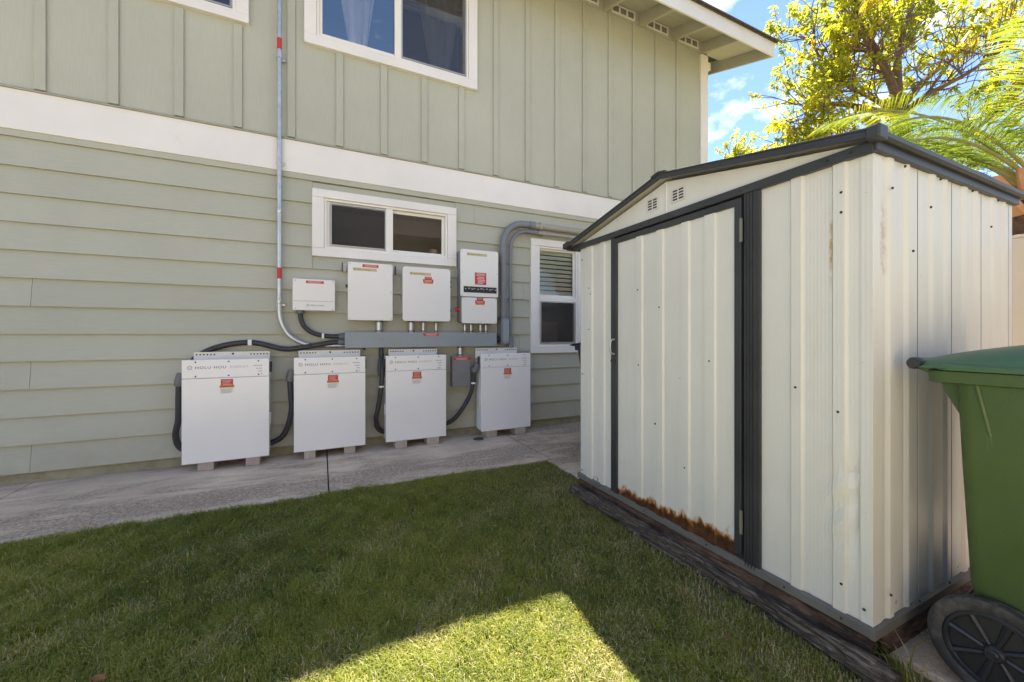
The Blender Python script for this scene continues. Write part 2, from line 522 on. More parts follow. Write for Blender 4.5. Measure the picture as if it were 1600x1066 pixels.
def concrete_mat():
    n = NT('stained_concrete')
    c = n.ramp(n.noise(2.2, 8, 0.65), [(0.25, (0.44, 0.335, 0.245)), (0.5, (0.64, 0.505, 0.38)), (0.75, (0.80, 0.665, 0.52))])
    # black algae in long streaks beside the lawn
    st = n.noise(2.4, 9, 0.72, sc=(0.55, 1.7, 1), dist=0.6)
    x, y, z = n.xyz()
    band = n.math('SUBTRACT', 1.0, n.math('DIVIDE', n.math('ABSOLUTE', n.math('SUBTRACT', y, 3.30)), 0.42), clamp=True)
    right = n.math('MULTIPLY', n.math('SUBTRACT', x, 1.6), 0.9, clamp=True)
    k = n.math('ADD', st, n.math('MULTIPLY', n.math('MAXIMUM', band, right), 0.17))
    f = n.ramp(k, [(0.50, (0, 0, 0)), (0.63, (1, 1, 1))])
    fine = n.ramp(n.noise(42, 7, 0.85), [(0.40, (0.08,) * 3), (0.56, (1,) * 3)])
    c = n.mix(n.math('MULTIPLY', n.math('MULTIPLY', f, fine), 0.9), c, (0.085, 0.050, 0.034))
    c = n.mix(0.30, c, n.ramp(n.noise(110, 4, 0.8), [(0.32, (0.22, 0.17, 0.13)), (0.68, (0.92, 0.80, 0.68))]))
    n.col(c); n.set(Roughness=0.88)
    n.bump(n.noise(90, 6, 0.7), 0.5, 0.004)
    return n.m


M['concrete'] = concrete_mat()


def timber_mat(name, dark, mid, pale, stretch):
    n = NT(name)
    g = n.noise(9, 9, 0.7, sc=stretch, dist=0.8)
    c = n.ramp(g, [(0.32, dark), (0.48, mid), (0.66, pale)])
    rot = n.ramp(n.noise(5, 6, 0.7), [(0.5, (0, 0, 0)), (0.68, (1, 1, 1))])
    c = n.mix(n.math('MULTIPLY', rot, 0.85), c, (0.02, 0.014, 0.011))
    n.col(c); n.set(Roughness=0.92)
    n.bump(g, 1.0, 0.012)
    return n.m


M['sleeper'] = timber_mat('weathered_sleeper', (0.016, 0.012, 0.010), (0.075, 0.058, 0.046), (0.27, 0.225, 0.185), (13, 0.9, 13))
M['rotten'] = timber_mat('rotten_board', (0.03, 0.018, 0.013), (0.10, 0.06, 0.045), (0.20, 0.13, 0.10), (3, 1.2, 7))
M['rotten_x'] = timber_mat('rotten_side_board', (0.03, 0.018, 0.013), (0.13, 0.08, 0.06), (0.25, 0.17, 0.14), (1.2, 3, 7))


def leaf_mat(name, stops, transl=0.35, rough=0.45):
    """leaf colour from a per-leaf value stored on the mesh"""
    n = NT(name)
    at = n.node('ShaderNodeAttribute', attribute_name='tint')
    c = n.ramp(at.outputs['Fac'], stops)
    n.col(c); n.set(Roughness=rough)
    tl = n.node('ShaderNodeBsdfTranslucent')
    n.l.new(n.mix(1.0, c, (1.25, 1.2, 0.75), 'MULTIPLY'), tl.inputs['Color'])
    mx = n.node('ShaderNodeMixShader'); mx.inputs[0].default_value = transl
    n.l.new(n.p.outputs[0], mx.inputs[1]); n.l.new(tl.outputs[0], mx.inputs[2])
    n.l.new(mx.outputs[0], n.out.inputs['Surface'])
    return n.m


M['grass'] = leaf_mat('lawn_blade', [(0.0, (0.125, 0.175, 0.032)), (0.35, (0.26, 0.298, 0.052)), (0.7, (0.39, 0.388, 0.08)), (0.78, (0.50, 0.43, 0.23)), (1.0, (0.66, 0.58, 0.38))], 0.45, 0.5)
M['tree_leaf'] = leaf_mat('tree_leaf', [(0.0, (0.21, 0.28, 0.030)), (0.5, (0.44, 0.46, 0.038)), (0.9, (0.60, 0.54, 0.05)), (1.0, (0.60, 0.38, 0.06))], 0.6)
M['palm_leaf'] = leaf_mat('palm_leaflet', [(0.0, (0.05, 0.10, 0.018)), (0.55, (0.13, 0.20, 0.028)), (1.0, (0.28, 0.30, 0.045))], 0.45)
M['palm_gold'] = leaf_mat('yellowing_palm_leaflet', [(0.0, (0.16, 0.18, 0.025)), (0.5, (0.40, 0.30, 0.03)), (1.0, (0.55, 0.32, 0.04))], 0.5)


def soil_mat():
    n = NT('lawn_soil')
    c = n.ramp(n.noise(14, 8, 0.7), [(0.3, (0.10, 0.10, 0.045)), (0.55, (0.18, 0.16, 0.08)), (0.75, (0.28, 0.23, 0.14))])
    n.col(c); n.set(Roughness=0.95)
    n.bump(n.noise(60, 6, 0.7), 0.8, 0.01)
    return n.m


M['soil'] = soil_mat()
M['bounce_pale'] = paint('bounce_concrete', (0.48, 0.44, 0.38), .9, .12, 4, .3, 60)  # pale tone throws sunlight up from the added, unseen slab

# ================================================================== SETTING
def sheet(name, x0, x1, y0, y1, z, mat):
    mb = MB(); mb.add([(x0, y0, z), (x1, y0, z), (x1, y1, z), (x0, y1, z)], [(0, 1, 2, 3)])
    return obj(name, mb, mat)


ground = tag(sheet('ground', -400, 400, -400, 400, -0.03, M['soil']), kind='structure')

# concrete apron along the house and under the shed, cast in slabs with tooled joints
path = tag(sheet('path', -8.0, 4.15, 3.07, 4.235, -0.024, M['seam']), kind='structure')
JX = [-8.0, -5.95, -3.95, -1.95, 0.045, 1.84]
for a, b in zip(JX[:-1], JX[1:]):
    obj('paving_slab', MB().box(a + 0.004, b - 0.004, 3.06 + random.uniform(-.006, .006), 4.236, -0.12, 0.0), M['concrete'], path, bevel=0.006)
for a, b in ((3.06, 4.236), (1.05, 3.048), (-1.0, 1.038)):
    obj('paving_slab', MB().box(1.852 if a > 3 else 1.80, 4.1, a, b, -0.12, -0.002 if a > 3 else -0.004), M['concrete'], path, bevel=0.006)

bounce_slab = tag(sheet('bounce_slab', -8.0, 0.40, -3.1, 0.06, -0.026, M['seam']), kind='structure')  # unseen paving added to bounce sunlight onto shaded walls and eaves
for k in range(5):
    obj('paving_slab', MB().box(-8 + k * 1.68, -8 + k * 1.68 + 1.668, -3.1, .05, -.12, -.004), M['bounce_pale'], bounce_slab, bevel=.006)

# ================================================================== HOUSE
D = 4.22
house = thing('house', (1.0, D + 3, 0), 'two storey sage green house with lap siding below and batten siding above', 'house')
HOLES = [(-0.045, 1.465, 3.925, 5.06), (-2.19, -0.68, 3.925, 5.06), (0.02, 1.225, 1.925, 2.405), (2.345, 2.915, 0.965, 2.175)]
HX0, HX1 = -7.0, 5.15


def cells(x0, x1, z0, z1, holes):
    xs = sorted({x0, x1, *[min(max(v, x0), x1) for h in holes for v in h[:2]]})
    zs = sorted({z0, z1, *[min(max(v, z0), z1) for h in holes for v in h[2:]]})
    for a, b in zip(xs[:-1], xs[1:]):
        for c, d in zip(zs[:-1], zs[1:]):
            mx, mz = (a + b) / 2, (c + d) / 2
            if any(h[0] < mx < h[1] and h[2] < mz < h[3] for h in holes): continue
            yield a, b, c, d


sh = MB()
for a, b, c, d in cells(HX0, 5.28, 0.0, 5.36, HOLES):
    sh.add([(a, D + .03, c), (b, D + .03, c), (b, D + .03, d), (a, D + .03, d)], [(0, 1, 2, 3)])
sh.box(HX0 - .02, HX0, D + .03, D + 7.5, 0, 5.36); sh.box(5.27, 5.28, D + .035, D + 7.5, 0, 5.36); sh.box(HX0, 5.27, D + 7.45, D + 7.5, 0, 5.36)
obj('wall', sh, M['panel'], house)
obj('foundation', MB().box(HX0, 5.25, D + .012, D + .028, -0.1, 0.10), M['foundation'], house)
# lap siding, one board per run between openings and butt joints
PITCH = (2.549 - 0.085) / 12
BUTT = {0: [-1.947, 3.3], 3: [-1.95, 2.62], 6: [-1.943], 1: [-4.9, 2.2], 2: [-3.5], 4: [-4.6, 2.10], 5: [-3.3], 7: [-5, 2.15], 8: [-4.2], 9: [-3.0, 1.9], 10: [-5.3], 11: [-3.8, 1.536]}
LAPTRIM = [(-0.082, 1.323, 1.847, 2.482), (2.242, 3.03, 0.885, 2.257)]
for k in range(12):
    z0 = 0.085 + k * PITCH; z1 = z0 + PITCH
    cuts = [HX0, 5.15] + [b for b in BUTT.get(k, [])]
    # a board next to a window is notched: build it as the run left and right of the casing
    segs = [(HX0, 5.15)]
    for c in LAPTRIM:
        if z0 < c[3] and z1 > c[2]:
            full = z0 >= c[2] - 0.02 and z1 <= c[3] + 0.02
            ns = []
            for a, b in segs:
                if a < c[0] < b: ns += [(a, c[0] + 0.004), (c[1] - 0.004, b)]
                else: ns.append((a, b))
            segs = ns
            if not full:      # the strip of the board above or below the casing
                za, zb = (z0, c[2] + .004) if z0 < c[2] else (c[3] - .004, z1)
                ya = D - .023 if z0 < c[2] else D - .004
                obj('siding_plank', MB().prism([(ya, za), (D - .001, zb), (D + .02, zb), (D + .02, za)], 'x', c[0] + .0045, c[1] - .0045), M['plank'], house)
    for a, b in segs:
        ps = [a] + [x for x in BUTT.get(k, []) if a < x < b] + [b]
        for p, q in zip(ps[:-1], ps[1:]):
            dz = random.uniform(-.0012, .0012)
            obj('siding_plank', MB().prism([(D - .025, z0 + dz), (D - .001, z1 + .012), (D + .008, z1 + .012), (D + .02, z0 + dz)], 'x', p + .0012, q - .0012), M['plank'], house)
obj('frieze_strip', MB().box(HX0, 5.15, D - .024, D + .02, 2.556, 2.606), M['plank'], house, bevel=.002)
obj('band_board', MB().box(HX0, 5.16, D - .034, D + .02, 2.604, 2.898), M['trim'], house, bevel=.004)
obj('drip_flashing', MB().prism([(D - .05, 2.899), (D - .05, 2.905), (D + .01, 2.925), (D + .01, 2.899)], 'x', HX0, 5.16), M['plank'], house)
up = MB()
for a, b, c, d in cells(HX0, 5.15, 2.93, 5.36, HOLES[:2]):
    up.add([(a, D, c), (b, D, c), (b, D, d), (a, D, d)], [(0, 1, 2, 3)])
obj('upper_panel', up, M['panel'], house)
for k in range(-12, 17):
    x = -1.899 + .4113 * k
    if x < HX0 + .1 or x > 5.0: continue
    zt = 5.36
    for a, b in ((-0.147, 1.566), (-2.29, -0.581)):
        if a < x < b: zt = 3.836
    obj('batten', MB().box(x - .032, x + .032, D - .019, D + .005, 2.932, zt), M['panel'], house, bevel=.003)
    if zt < 5: obj('batten', MB().box(x - .032, x + .032, D - .019, D + .005, 5.19, 5.36), M['panel'], house, bevel=.003)
obj('corner_board', MB().box(5.15, 5.30, D - .028, D + .03, 0.08, 5.34), M['trim'], house, bevel=.004)
obj('corner_board', MB().box(5.283, 5.305, D + .031, D + .14, 0.08, 5.34), M['trim'], house, bevel=.004)


def room(parent, x0, x1, z0, z1, depth=0.9):
    mb = MB()
    y0, y1 = D + .032, D + depth
    x0 -= .25; x1 += .25; z0 -= .3; z1 += .15
    v = [(x0, y0, z0), (x1, y0, z0), (x1, y1, z0), (x0, y1, z0), (x0, y0, z1), (x1, y0, z1), (x1, y1, z1), (x0, y1, z1)]
    mb.add(v, [(0, 1, 2, 3), (4, 7, 6, 5), (1, 5, 6, 2), (2, 6, 7, 3), (3, 7, 4, 0)])
    return obj('room_interior', mb, M['interior'], parent)


def frame_rect(mb, x0, x1, z0, z1, w, y0, y1, ws=None):
    wl, wr, wb, wt_ = ws if ws else (w, w, w, w)
    mb.box(x0, x0 + wl, y0, y1, z0, z1); mb.box(x1 - wr, x1, y0, y1, z0, z1)
    mb.box(x0 + wl, x1 - wr, y0, y1, z0, z0 + wb); mb.box(x0 + wl, x1 - wr, y0, y1, z1 - wt_, z1)
    return mb


def casing(win, x0, x1, z0, z1, hole):
    hx0, hx1, hz0, hz1 = hole
    yf = D - .045
    for nm, b in (('casing_board', (x0, x1, z0, hz0)), ('casing_board', (x0, x1, hz1, z1)), ('casing_board', (x0, hx0, hz0 + .001, hz1 - .001)), ('casing_board', (hx1, x1, hz0 + .001, hz1 - .001))):
        obj(nm, MB().box(b[0], b[1], yf + (.001 if b[2] > hz0 and b[3] < hz1 else 0), D + .028, b[2], b[3]), M['trim'], win, bevel=.003)


def slider(win, hole, split, left_screen, right_screen, glass):
    x0, x1, z0, z1 = hole
    obj('window_frame', frame_rect(MB(), x0 + .001, x1 - .001, z0 + .001, z1 - .001, .022, D - .03, D + .05), M['vinyl'], win, bevel=.003)
    for a, b, scr, y in ((x0 + .023, split + .03, left_screen, D + .004), (split - .03, x1 - .023, right_screen, D + .022)):
        obj('sash', frame_rect(MB(), a, b, z0 + .024, z1 - .024, .028, y - .012, y + .012), M['vinyl'], win, bevel=.003)
        obj('pane', MB().add([(a + .026, y + .002, z0 + .05), (b - .026, y + .002, z0 + .05), (b - .026, y + .002, z1 - .05), (a + .026, y + .002, z1 - .05)], [(0, 1, 2, 3)]), glass, win)
        if scr:
            sx0, sx1 = (a + .03, split - .032) if scr == 'L' else (split + .034, b - .002)
            obj('screen_frame', frame_rect(MB(), sx0, sx1, z0 + .034, z1 - .034, .014, D - .024, D - .014), M['alu'], win, bevel=.002)
            obj('insect_screen', MB().add([(sx0 + .012, D - .019, z0 + .046), (sx1 - .012, D - .019, z0 + .046), (sx1 - .012, D - .019, z1 - .046), (sx0 + .012, D - .019, z1 - .046)], [(0, 1, 2, 3)]), M['screen'], win)
    obj('meeting_rail', MB().box(split - .034, split + .034, D - .026, D - .0095, z0 + .024, z1 - .024), M['vinyl'], win, bevel=.003)


def window_root(label):
    w = bpy.data.objects.new('window', None); COL.objects.link(w); w.parent = house
    WORLD_LOC[w.name] = WORLD_LOC[house.name].copy(); w['label'] = label
    return w


w1 = window_root('upstairs sliding window with tied sheer curtains')
casing(w1, -0.147, 1.566, 3.832, 5.18, HOLES[0]); slider(w1, HOLES[0], 0.706, None, 'R', M['glass']); room(w1, *HOLES[0], depth=1.6)
w2 = window_root('upstairs sliding window at the edge of the wall')
casing(w2, -2.29, -0.581, 3.852, 5.18, HOLES[1]); slider(w2, HOLES[1], -1.435, None, 'R', M['glass']); room(w2, *HOLES[1], depth=1.6)
w3 = window_root('low wide sliding window under the white band')
casing(w3, -0.082, 1.323, 1.847, 2.482, HOLES[2]); slider(w3, HOLES[2], 0.622, 'L', None, M['glass_plain']); room(w3, *HOLES[2])
w4 = window_root('tall single hung window half behind the shed')
casing(w4, 2.242, 3.03, 0.885, 2.257, HOLES[3])
x0, x1, z0, z1 = HOLES[3]
obj('window_frame', frame_rect(MB(), x0 + .001, x1 - .001, z0 + .001, z1 - .001, .022, D - .03, D + .05), M['vinyl'], w4, bevel=.003)
obj('sash', frame_rect(MB(), x0 + .022, x1 - .022, 1.55, z1 - .022, .028, D + .012, D + .034, (.02, .02, .045, .02)), M['vinyl'], w4, bevel=.003)
obj('pane', MB().add([(x0 + .04, D + .023, 1.59), (x1 - .04, D + .023, 1.59), (x1 - .04, D + .023, z1 - .04), (x0 + .04, D + .023, z1 - .04)], [(0, 1, 2, 3)]), M['glass_plain'], w4)
obj('sash', frame_rect(MB(), x0 + .022, x1 - .022, z0 + .024, 1.56, .028, D - .014, D + .010, (.028, .028, .03, .05)), M['vinyl'], w4, bevel=.003)
obj('pane', MB().add([(x0 + .046, D, z0 + .05), (x1 - .046, D, z0 + .05), (x1 - .046, D, 1.515), (x0 + .046, D, 1.515)], [(0, 1, 2, 3)]), M['glass_plain'], w4)
obj('screen_frame', frame_rect(MB(), x0 + .03, x1 - .03, z0 + .028, 1.515, .016, D - .028, D - .017), M['alu'], w4, bevel=.002)
obj('insect_screen', MB().add([(x0 + .044, D - .022, z0 + .042), (x1 - .044, D - .022, z0 + .042), (x1 - .044, D - .022, 1.50), (x0 + .044, D - .022, 1.50)], [(0, 1, 2, 3)]), M['screen'], w4)
room(w4, *HOLES[3])


# roof: rafters, boarding, fascia, shingles
EY, EZ = 3.62, 5.156
SL = (5.36 - EZ) / (D - EY)
roof = obj('roof', MB().prism([(EY - .05, EZ + .205 - .05 * SL), (EY - .05, EZ + .232 - .05 * SL), (D + 3.7, EZ + .232 + SL * (D + 3.7 - EY)), (D + 8.0, EZ + .2), (D + 8.0, EZ + .17), (D + 3.7, EZ + .205 + SL * (D + 3.7 - EY))], 'x', HX0 - .6, 5.97), M['shingle'], house)
for k in range(9):   # boarding on top of the rafters
    y = EY + .004 + k * .092
    obj('soffit_board', MB().prism([(y, EZ + .166 + SL * (y - EY)), (y + .089, EZ + .166 + SL * (y + .089 - EY)), (y + .089, EZ + .2035 + SL * (y + .089 - EY)), (y, EZ + .2035 + SL * (y - EY))], 'x', HX0 - .55, 5.90), M['soffit'], roof)
obj('fascia', MB().box(HX0 - .58, 5.955, EY - .024, EY, EZ - .002, EZ + .203), M['fascia'], roof, bevel=.003)
obj('shingle_edge', MB().prism([(EY - .072, EZ + .192), (EY - .072, EZ + .212), (EY - .0505, EZ + .220), (EY - .0505, EZ + .2)], 'x', HX0 - .6, 5.975), M['shingle'], roof)
for k in range(-20, 5):
    x = 3.38 + .615 * k - .045
    if x < HX0: continue
    if x < 5.3:
        obj('rafter', MB().prism([(EY + .003, EZ), (EY + .003, EZ + .165), (D + .5, EZ + .165 + SL * (D + .5 - EY)), (D + .5, EZ + SL * (D + .5 - EY))], 'x', x, x + .045), M['rafter'], roof, bevel=.003)
        # blocking between this rafter and the next, with a three-hole vent
        a, b = x + .047, x + .613
        if b < 5.3:
            blk = obj('eave_block', MB().box(a, b, D - .012, D + .03, 5.362, 5.535), M['rafter'], roof)
            if x > 1.0:
                v = MB(); c = (a + b) / 2; w = .205
                xs = [c - w + i * (2 * w - .026) / 3 for i in range(4)]
                for q in xs: v.box(q, q + .026, D - .022, D - .0125, 5.392, 5.512)
                for q, q2 in zip(xs[:-1], xs[1:]):
                    v.box(q + .026, q2, D - .022, D - .0125, 5.392, 5.410); v.box(q + .026, q2, D - .022, D - .0125, 5.494, 5.512)
                obj('eave_vent', v, M['trim'], roof)
                obj('vent_mesh', MB().box(xs[0] + .02, xs[3] + .006, D - .0155, D - .0122, 5.405, 5.5), M['mesh_dark'], roof)
obj('eave_block', MB().box(5.278, 5.30, D - .012, D + .03, 5.362, 5.535), M['rafter'], roof)
obj('barge_board', MB().prism([(EY + .002, EZ - .002), (EY + .002, EZ + .2), (D + 3.6, EZ + .2 + SL * (D + 3.6 - EY)), (D + 3.6, EZ - .002 + SL * (D + 3.6 - EY))], 'x', 5.905, 5.94), M['rafter'], roof, bevel=.003)
obj('lookout_beam', MB().box(5.306, 5.42, D + .02, D + .10, 5.19, 5.30), M['trim'], house, bevel=.004)


def curtain(cx, top_w, bot_w, z0, z1, label):
    mb = MB(); nu, nz = 60, 26
    vs = []
    for j in range(nz + 1):
        t = j / nz; z = z0 + (z1 - z0) * t
        w = bot_w + (top_w - bot_w) * t ** 0.8
        for i in range(nu + 1):
            u = i / nu - .5
            vs.append((cx + u * w + .012 * math.sin(7 * u + 3 * t), D + .075 + (.018 + .012 * t) * math.sin(u * 2 * math.pi * 4.5 + .8 * math.sin(3 * t)) + .01 * math.sin(u * 41), z))
    mb.add(vs, [(j * (nu + 1) + i, j * (nu + 1) + i + 1, (j + 1) * (nu + 1) + i + 1, (j + 1) * (nu + 1) + i) for j in range(nz) for i in range(nu)])
    top('curtain', mb, M['sheer'], label, 'curtain', 'sheer curtains in the upstairs window', smooth=True)


curtain(.33, .46, .13, 3.88, 5.1, 'sheer white curtain gathered behind the clear reflecting pane of the upstairs window')
curtain(1.17, .56, .17, 3.88, 5.1, 'sheer white curtain gathered behind the screened pane of the upstairs window')


def blind(x0, x1, z0, z1, pitch, y, label, wand=None):
    t = thing('window_blind', ((x0 + x1) / 2, y, z0), label, 'blind', 'horizontal window blinds')
    obj('bottom_rail', MB().box(x0, x1, y - .016, y + .016, z0, z0 + .018), M['blind'], t, bevel=.002)
    obj('head_rail', MB().box(x0, x1, y - .02, y + .02, z1 - .035, z1), M['blind'], t, bevel=.002)
    z = z0 + .03
    while z < z1 - .04:
        obj('slat', MB().prism([(y - .010, z - .021), (y - .0085, z - .021), (y + .0005, z + .001), (y + .008, z + .021), (y + .0065, z + .021), (y - .0015, z + .001)], 'x', x0, x1), M['blind'], t)
        z += pitch
    if wand:
        obj('tilt_wand', MB().cyl((wand[0], y - .03, wand[1]), (wand[0], y - .03, z1 - .03), .004, 8), M['blind'], t)


blind(.76, 1.42, 4.55, 5.06, .038, D + .065, 'raised white blind above the curtain of the upstairs window', (1.36, 4.06))
blind(2.37, 2.895, 1.60, 2.16, .054, D + .065, 'white slatted blind lowered over the upper sash of the tall window')
top('cardboard_box', MB().box(2.52, 2.76, D + .20, D + .42, .666, 1.28), paint('brown_card', (0.33, 0.25, 0.23), .8, .1, 6), 'brown box standing behind the lower sash of the tall window', 'box', bevel=.006)
top('vase', MB().lathe([(0, 0), (.045, 0), (.06, .05), (.06, .30), (.045, .37), (.045, .42), (0, .42)], (1.12, D + .16, 1.626), 'z', 18), paint('tan_vase', (0.45, 0.32, 0.25), .5, .1, 9), 'tan vase standing inside the low wide window', 'vase', smooth=True)

# ================================================================== EQUIPMENT ON THE WALL
def print_part(name, boxes, y, mat, parent):
    """flat print: rectangles half a millimetre proud of the face at y"""
    mb = MB()
    for x0, x1, z0, z1 in boxes: mb.box(x0, x1, y - .0006, y + .001, z0, z1)
    return obj(name, mb, mat, parent)


def emblem(cx, cz, r, y, mat, parent):
    """round mark of short spokes round an open centre"""
    mb = MB()
    for k in range(8):
        a = 2 * math.pi * k / 8
        c, s_ = math.cos(a), math.sin(a)
        for r0, r1, w in ((.42, .62, .10), (.70, 1.0, .16)):
            q = [(r0, -w), (r1, -w), (r1, w), (r0, w)]
            pts = [(cx + r * (u * c - v * s_), cz + r * (u * s_ + v * c)) for u, v in q]
            mb.prism(pts, 'y', y - .0006, y + .001)
    return obj('emblem', mb, mat, parent)


def screw_parts(parent, pts, y, r=.005, mat=None, nm='screw'):
    for x, z in pts:
        obj(nm, MB().lathe([(0, -.002), (r * .8, -.002), (r, 0), (r, .002)], (x, y, z), 'y', 8), mat or M['screw'], parent)


def battery(x0, x1, label, side_left, warn_w, brk, blocks):
    yf, yb = 3.97, 4.14
    z0, z1 = .072, .902
    t = thing('battery_cabinet', ((x0 + x1) / 2, yb, z0), label, 'battery', 'white battery cabinets along the house wall')
    body = obj('cabinet_body', MB().box(x0 + .006, x1 - .006, yf + .02, yb, z0 + .006, z1 - .004), M['enclosure'], t, bevel=.004)
    zs = .752
    obj('lower_cover', MB().box(x0, x1, yf, yf + .0195, z0, zs - .0012), M['enclosure'], t, bevel=.004)
    obj('upper_cover', MB().box(x0, x1, yf, yf + .0195, zs + .0012, z1), M['enclosure'], t, bevel=.004)
    w = x1 - x0
    screw_parts(t, [(x0 + w * u, zz) for u in (.15, .52, .87) for zz in (z1 - .018, zs + .018)], yf - .001, .0062)
    # mounting bracket above the cabinet, drilled with rows of holes
    b0, b1 = brk
    br = obj('mounting_bracket', MB().box(b0, b1, yb - .03, yb - .027, z1 - .05, z1 + .058), M['bracket'], t)
    holes = MB()
    for k in range(6):
        for hx in (b0 + .02 + k * .024, b1 - .02 - k * .024):
            holes.lathe([(0, -.0004), (.0065, -.0004), (.0065, .001)], (hx, yb - .0305, z1 + .036), 'y', 8)
    holes.lathe([(0, -.0004), (.009, -.0004), (.009, .001)], ((b0 + b1) / 2, yb - .0305, z1 + .04), 'y', 8)
    obj('bracket_holes', holes, M['black'], br)
    # lettering
    emblem(x0 + .052, z1 - .062, .017, yf, M['blueink'], t)
    obj('logo_text', text_mb('HOLU HOU', x0 + .085, yf - .0003, z1 - .073, .030, 1.22, space=1.12), M['ink'], t)
    obj('logo_text', text_mb('ENERGY', x0 + .085 + .232, yf - .0003, z1 - .072, .027, 1.15, space=1.15), M['greyink'], t)
    rows = [(.062, 0), (.044, 1), (.030, 2), (.012, 3)]
    print_part('indicator_print', [(x1 - .05 - l - .006 * 0, x1 - .05, z1 - .060 - .024 * k, z1 - .053 - .024 * k) for l, k in rows], yf, M['greyink'], t)
    # warning stickers
    cx = x0 + w * warn_w; zt = zs - .012
    print_part('warning_label', [(cx - .042, cx + .042, zt - .048, zt)], yf, M['red'], t)
    print_part('warning_label', [(cx - .050, cx + .050, zt - .070, zt - .0485)], yf, M['orange'], t)
    print_part('warning_label', [(cx - .050, cx + .050, zt - .122, zt - .0705)], yf, M['white'], t)
    print_part('label_print', [(cx - .034 + .006 * (k % 2), cx + .034 - .008 * (k % 3), zt - .012 - .011 * k, zt - .008 - .011 * k) for k in range(4)], yf - .0008, M['pink'], t)
    print_part('label_print', [(cx - .042, cx + .040 - .012 * (k % 2), zt - .084 - .010 * k, zt - .080 - .010 * k) for k in range(4)], yf - .0008, M['greyink'], t)
    obj('label_text', text_mb('WARNING', cx, yf - .0012, zt - .066, .0185, 1.0, 'CENTER'), M['ink'], t)
    # side latch and label
    sx = x1 if side_left else x0
    o = 1 if side_left else -1
    obj('side_latch', MB().box(min(sx - .006 * o, sx + .014 * o), max(sx - .006 * o, sx + .014 * o), yf + .06, yf + .09, z1 - .12, z1 - .03), M['black'], t, bevel=.004)
    obj('side_hinge', MB().box(min(sx - .006 * o, sx + .006 * o), max(sx - .006 * o, sx + .006 * o), yf + .05, yf + .09, z0 + .26, z0 + .36), M['bracket'], t, bevel=.003)
    for nm, (a, b, where) in enumerate(blocks):
        top('concrete_block', MB().box(a, b, yf - .002 + random.uniform(-.01, .03), yb, 0.0, z0 + .006), M['block'], where, 'block', 'small blocks under the battery cabinets', bevel=.006)
    return t


battery(-1.0, -.405, 'white battery cabinet farthest from the shed, black conduit arching over its top', True, .50, (-.955, -.415),
        [(-.904, -.796, 'pale block under the cabinet farthest from the shed, beneath its logo end'), (-.577, -.475, 'pale block under the cabinet farthest from the shed, at the end facing the next cabinet')])
battery(-.22, .37, 'white battery cabinet below the duct end that the steel conduit enters', True, .53, (-.19, .335),
        [(-.141, -.05, 'pale block under the cabinet below the duct end, beneath its logo'), (.188, .285, 'pale block beside the path joint, under the cabinet below the duct end')])
battery(.555, 1.148, 'white battery cabinet between two curved black conduits beside the small grey box', False, .50, (.60, 1.09),
        [(.643, .755, 'pale block under the cabinet next to the small grey box, at its conduit end'), (.954, 1.078, 'pale block under the cabinet next to the small grey box, beside that box')])
battery(1.533, 2.124, 'white battery cabinet nearest the shed and below the tall window', False, .52, (1.515, 2.02),
        [(1.60, 1.725, 'pale block under the cabinet nearest the shed, beside the drain cap'), (1.94, 2.06, 'pale block under the cabinet nearest the shed, at the end toward the shed')])

# steel wireway
dct = thing('cable_duct', (.98, 4.2, .98), 'long blue grey steel cable duct running across the wall', 'cable duct')
obj('duct_body', MB().box(.199, 1.758, D - .128, D - .017, .982, 1.128), M['duct'], dct, bevel=.003)
obj('duct_cover', MB().box(.197, 1.76, D - .134, D - .1285, .980, 1.130), M['duct'], dct, bevel=.002)
print_part('warning_label', [(.94, 1.105, 1.095, 1.122)], D - .134, M['red'], dct)
print_part('label_print', [(.96, 1.09, 1.110, 1.116), (.975, 1.075, 1.100, 1.105)], D - .1348, M['pink'], dct)
obj('hanger_tab', MB().box(.36, .385, D - .12, D - .11, .955, .981), M['black'], dct)


def nipple(parent, x, z0, z1, r, y):
    obj('conduit_nipple', MB().lathe([(r, 0), (r, z1 - z0)], (x, y, z0), 'z', 14), M['galv'], parent, smooth=True)
    for z in (z0 + .008, z1 - .02):
        obj('locknut', MB().lathe([(r, 0), (r * 1.22, .002), (r * 1.22, .012), (r, .014)], (x, y, z), 'z', 12), M['flexgrey'], parent)


# small meter box
mt = thing('gateway_box', (-.06, D, 1.326), 'small wide white box beside the steel conduit', 'box')
obj('box_body', MB().rbox(-.239, .114, D - .10, D - .016, 1.328, 1.618, .008), M['enclosure_matt'], mt, bevel=.004)
obj('box_cover', MB().box(-.237, .112, D - .108, D - .1005, 1.415, 1.616), M['enclosure_matt'], mt, bevel=.003)
obj('box_cover', MB().box(-.237, .112, D - .105, D - .1005, 1.330, 1.410), M['enclosure_matt'], mt, bevel=.003)
print_part('warning_label', [(-.13, .018, 1.578, 1.602)], D - .108, M['red'], mt)
print_part('label_print', [(-.115, .0, 1.592, 1.597), (-.105, -.01, 1.583, 1.587)], D - .1088, M['pink'], mt)
print_part('name_plate', [(-.150, .035, 1.352, 1.400)], D - .105, M['white'], mt)
emblem(-.115, 1.376, .012, D - .1058, M['ink'], mt)
obj('logo_text', text_mb('HOLU HOU', -.095, D - .1062, 1.369, .020, 1.12), M['ink'], mt)
screw_parts(mt, [(-.215, 1.60), (.09, 1.60)], D - .109, .005, M['greyink'])
screw_parts(mt, [(-.215, 1.344), (.09, 1.344)], D - .106, .005, M['greyink'])


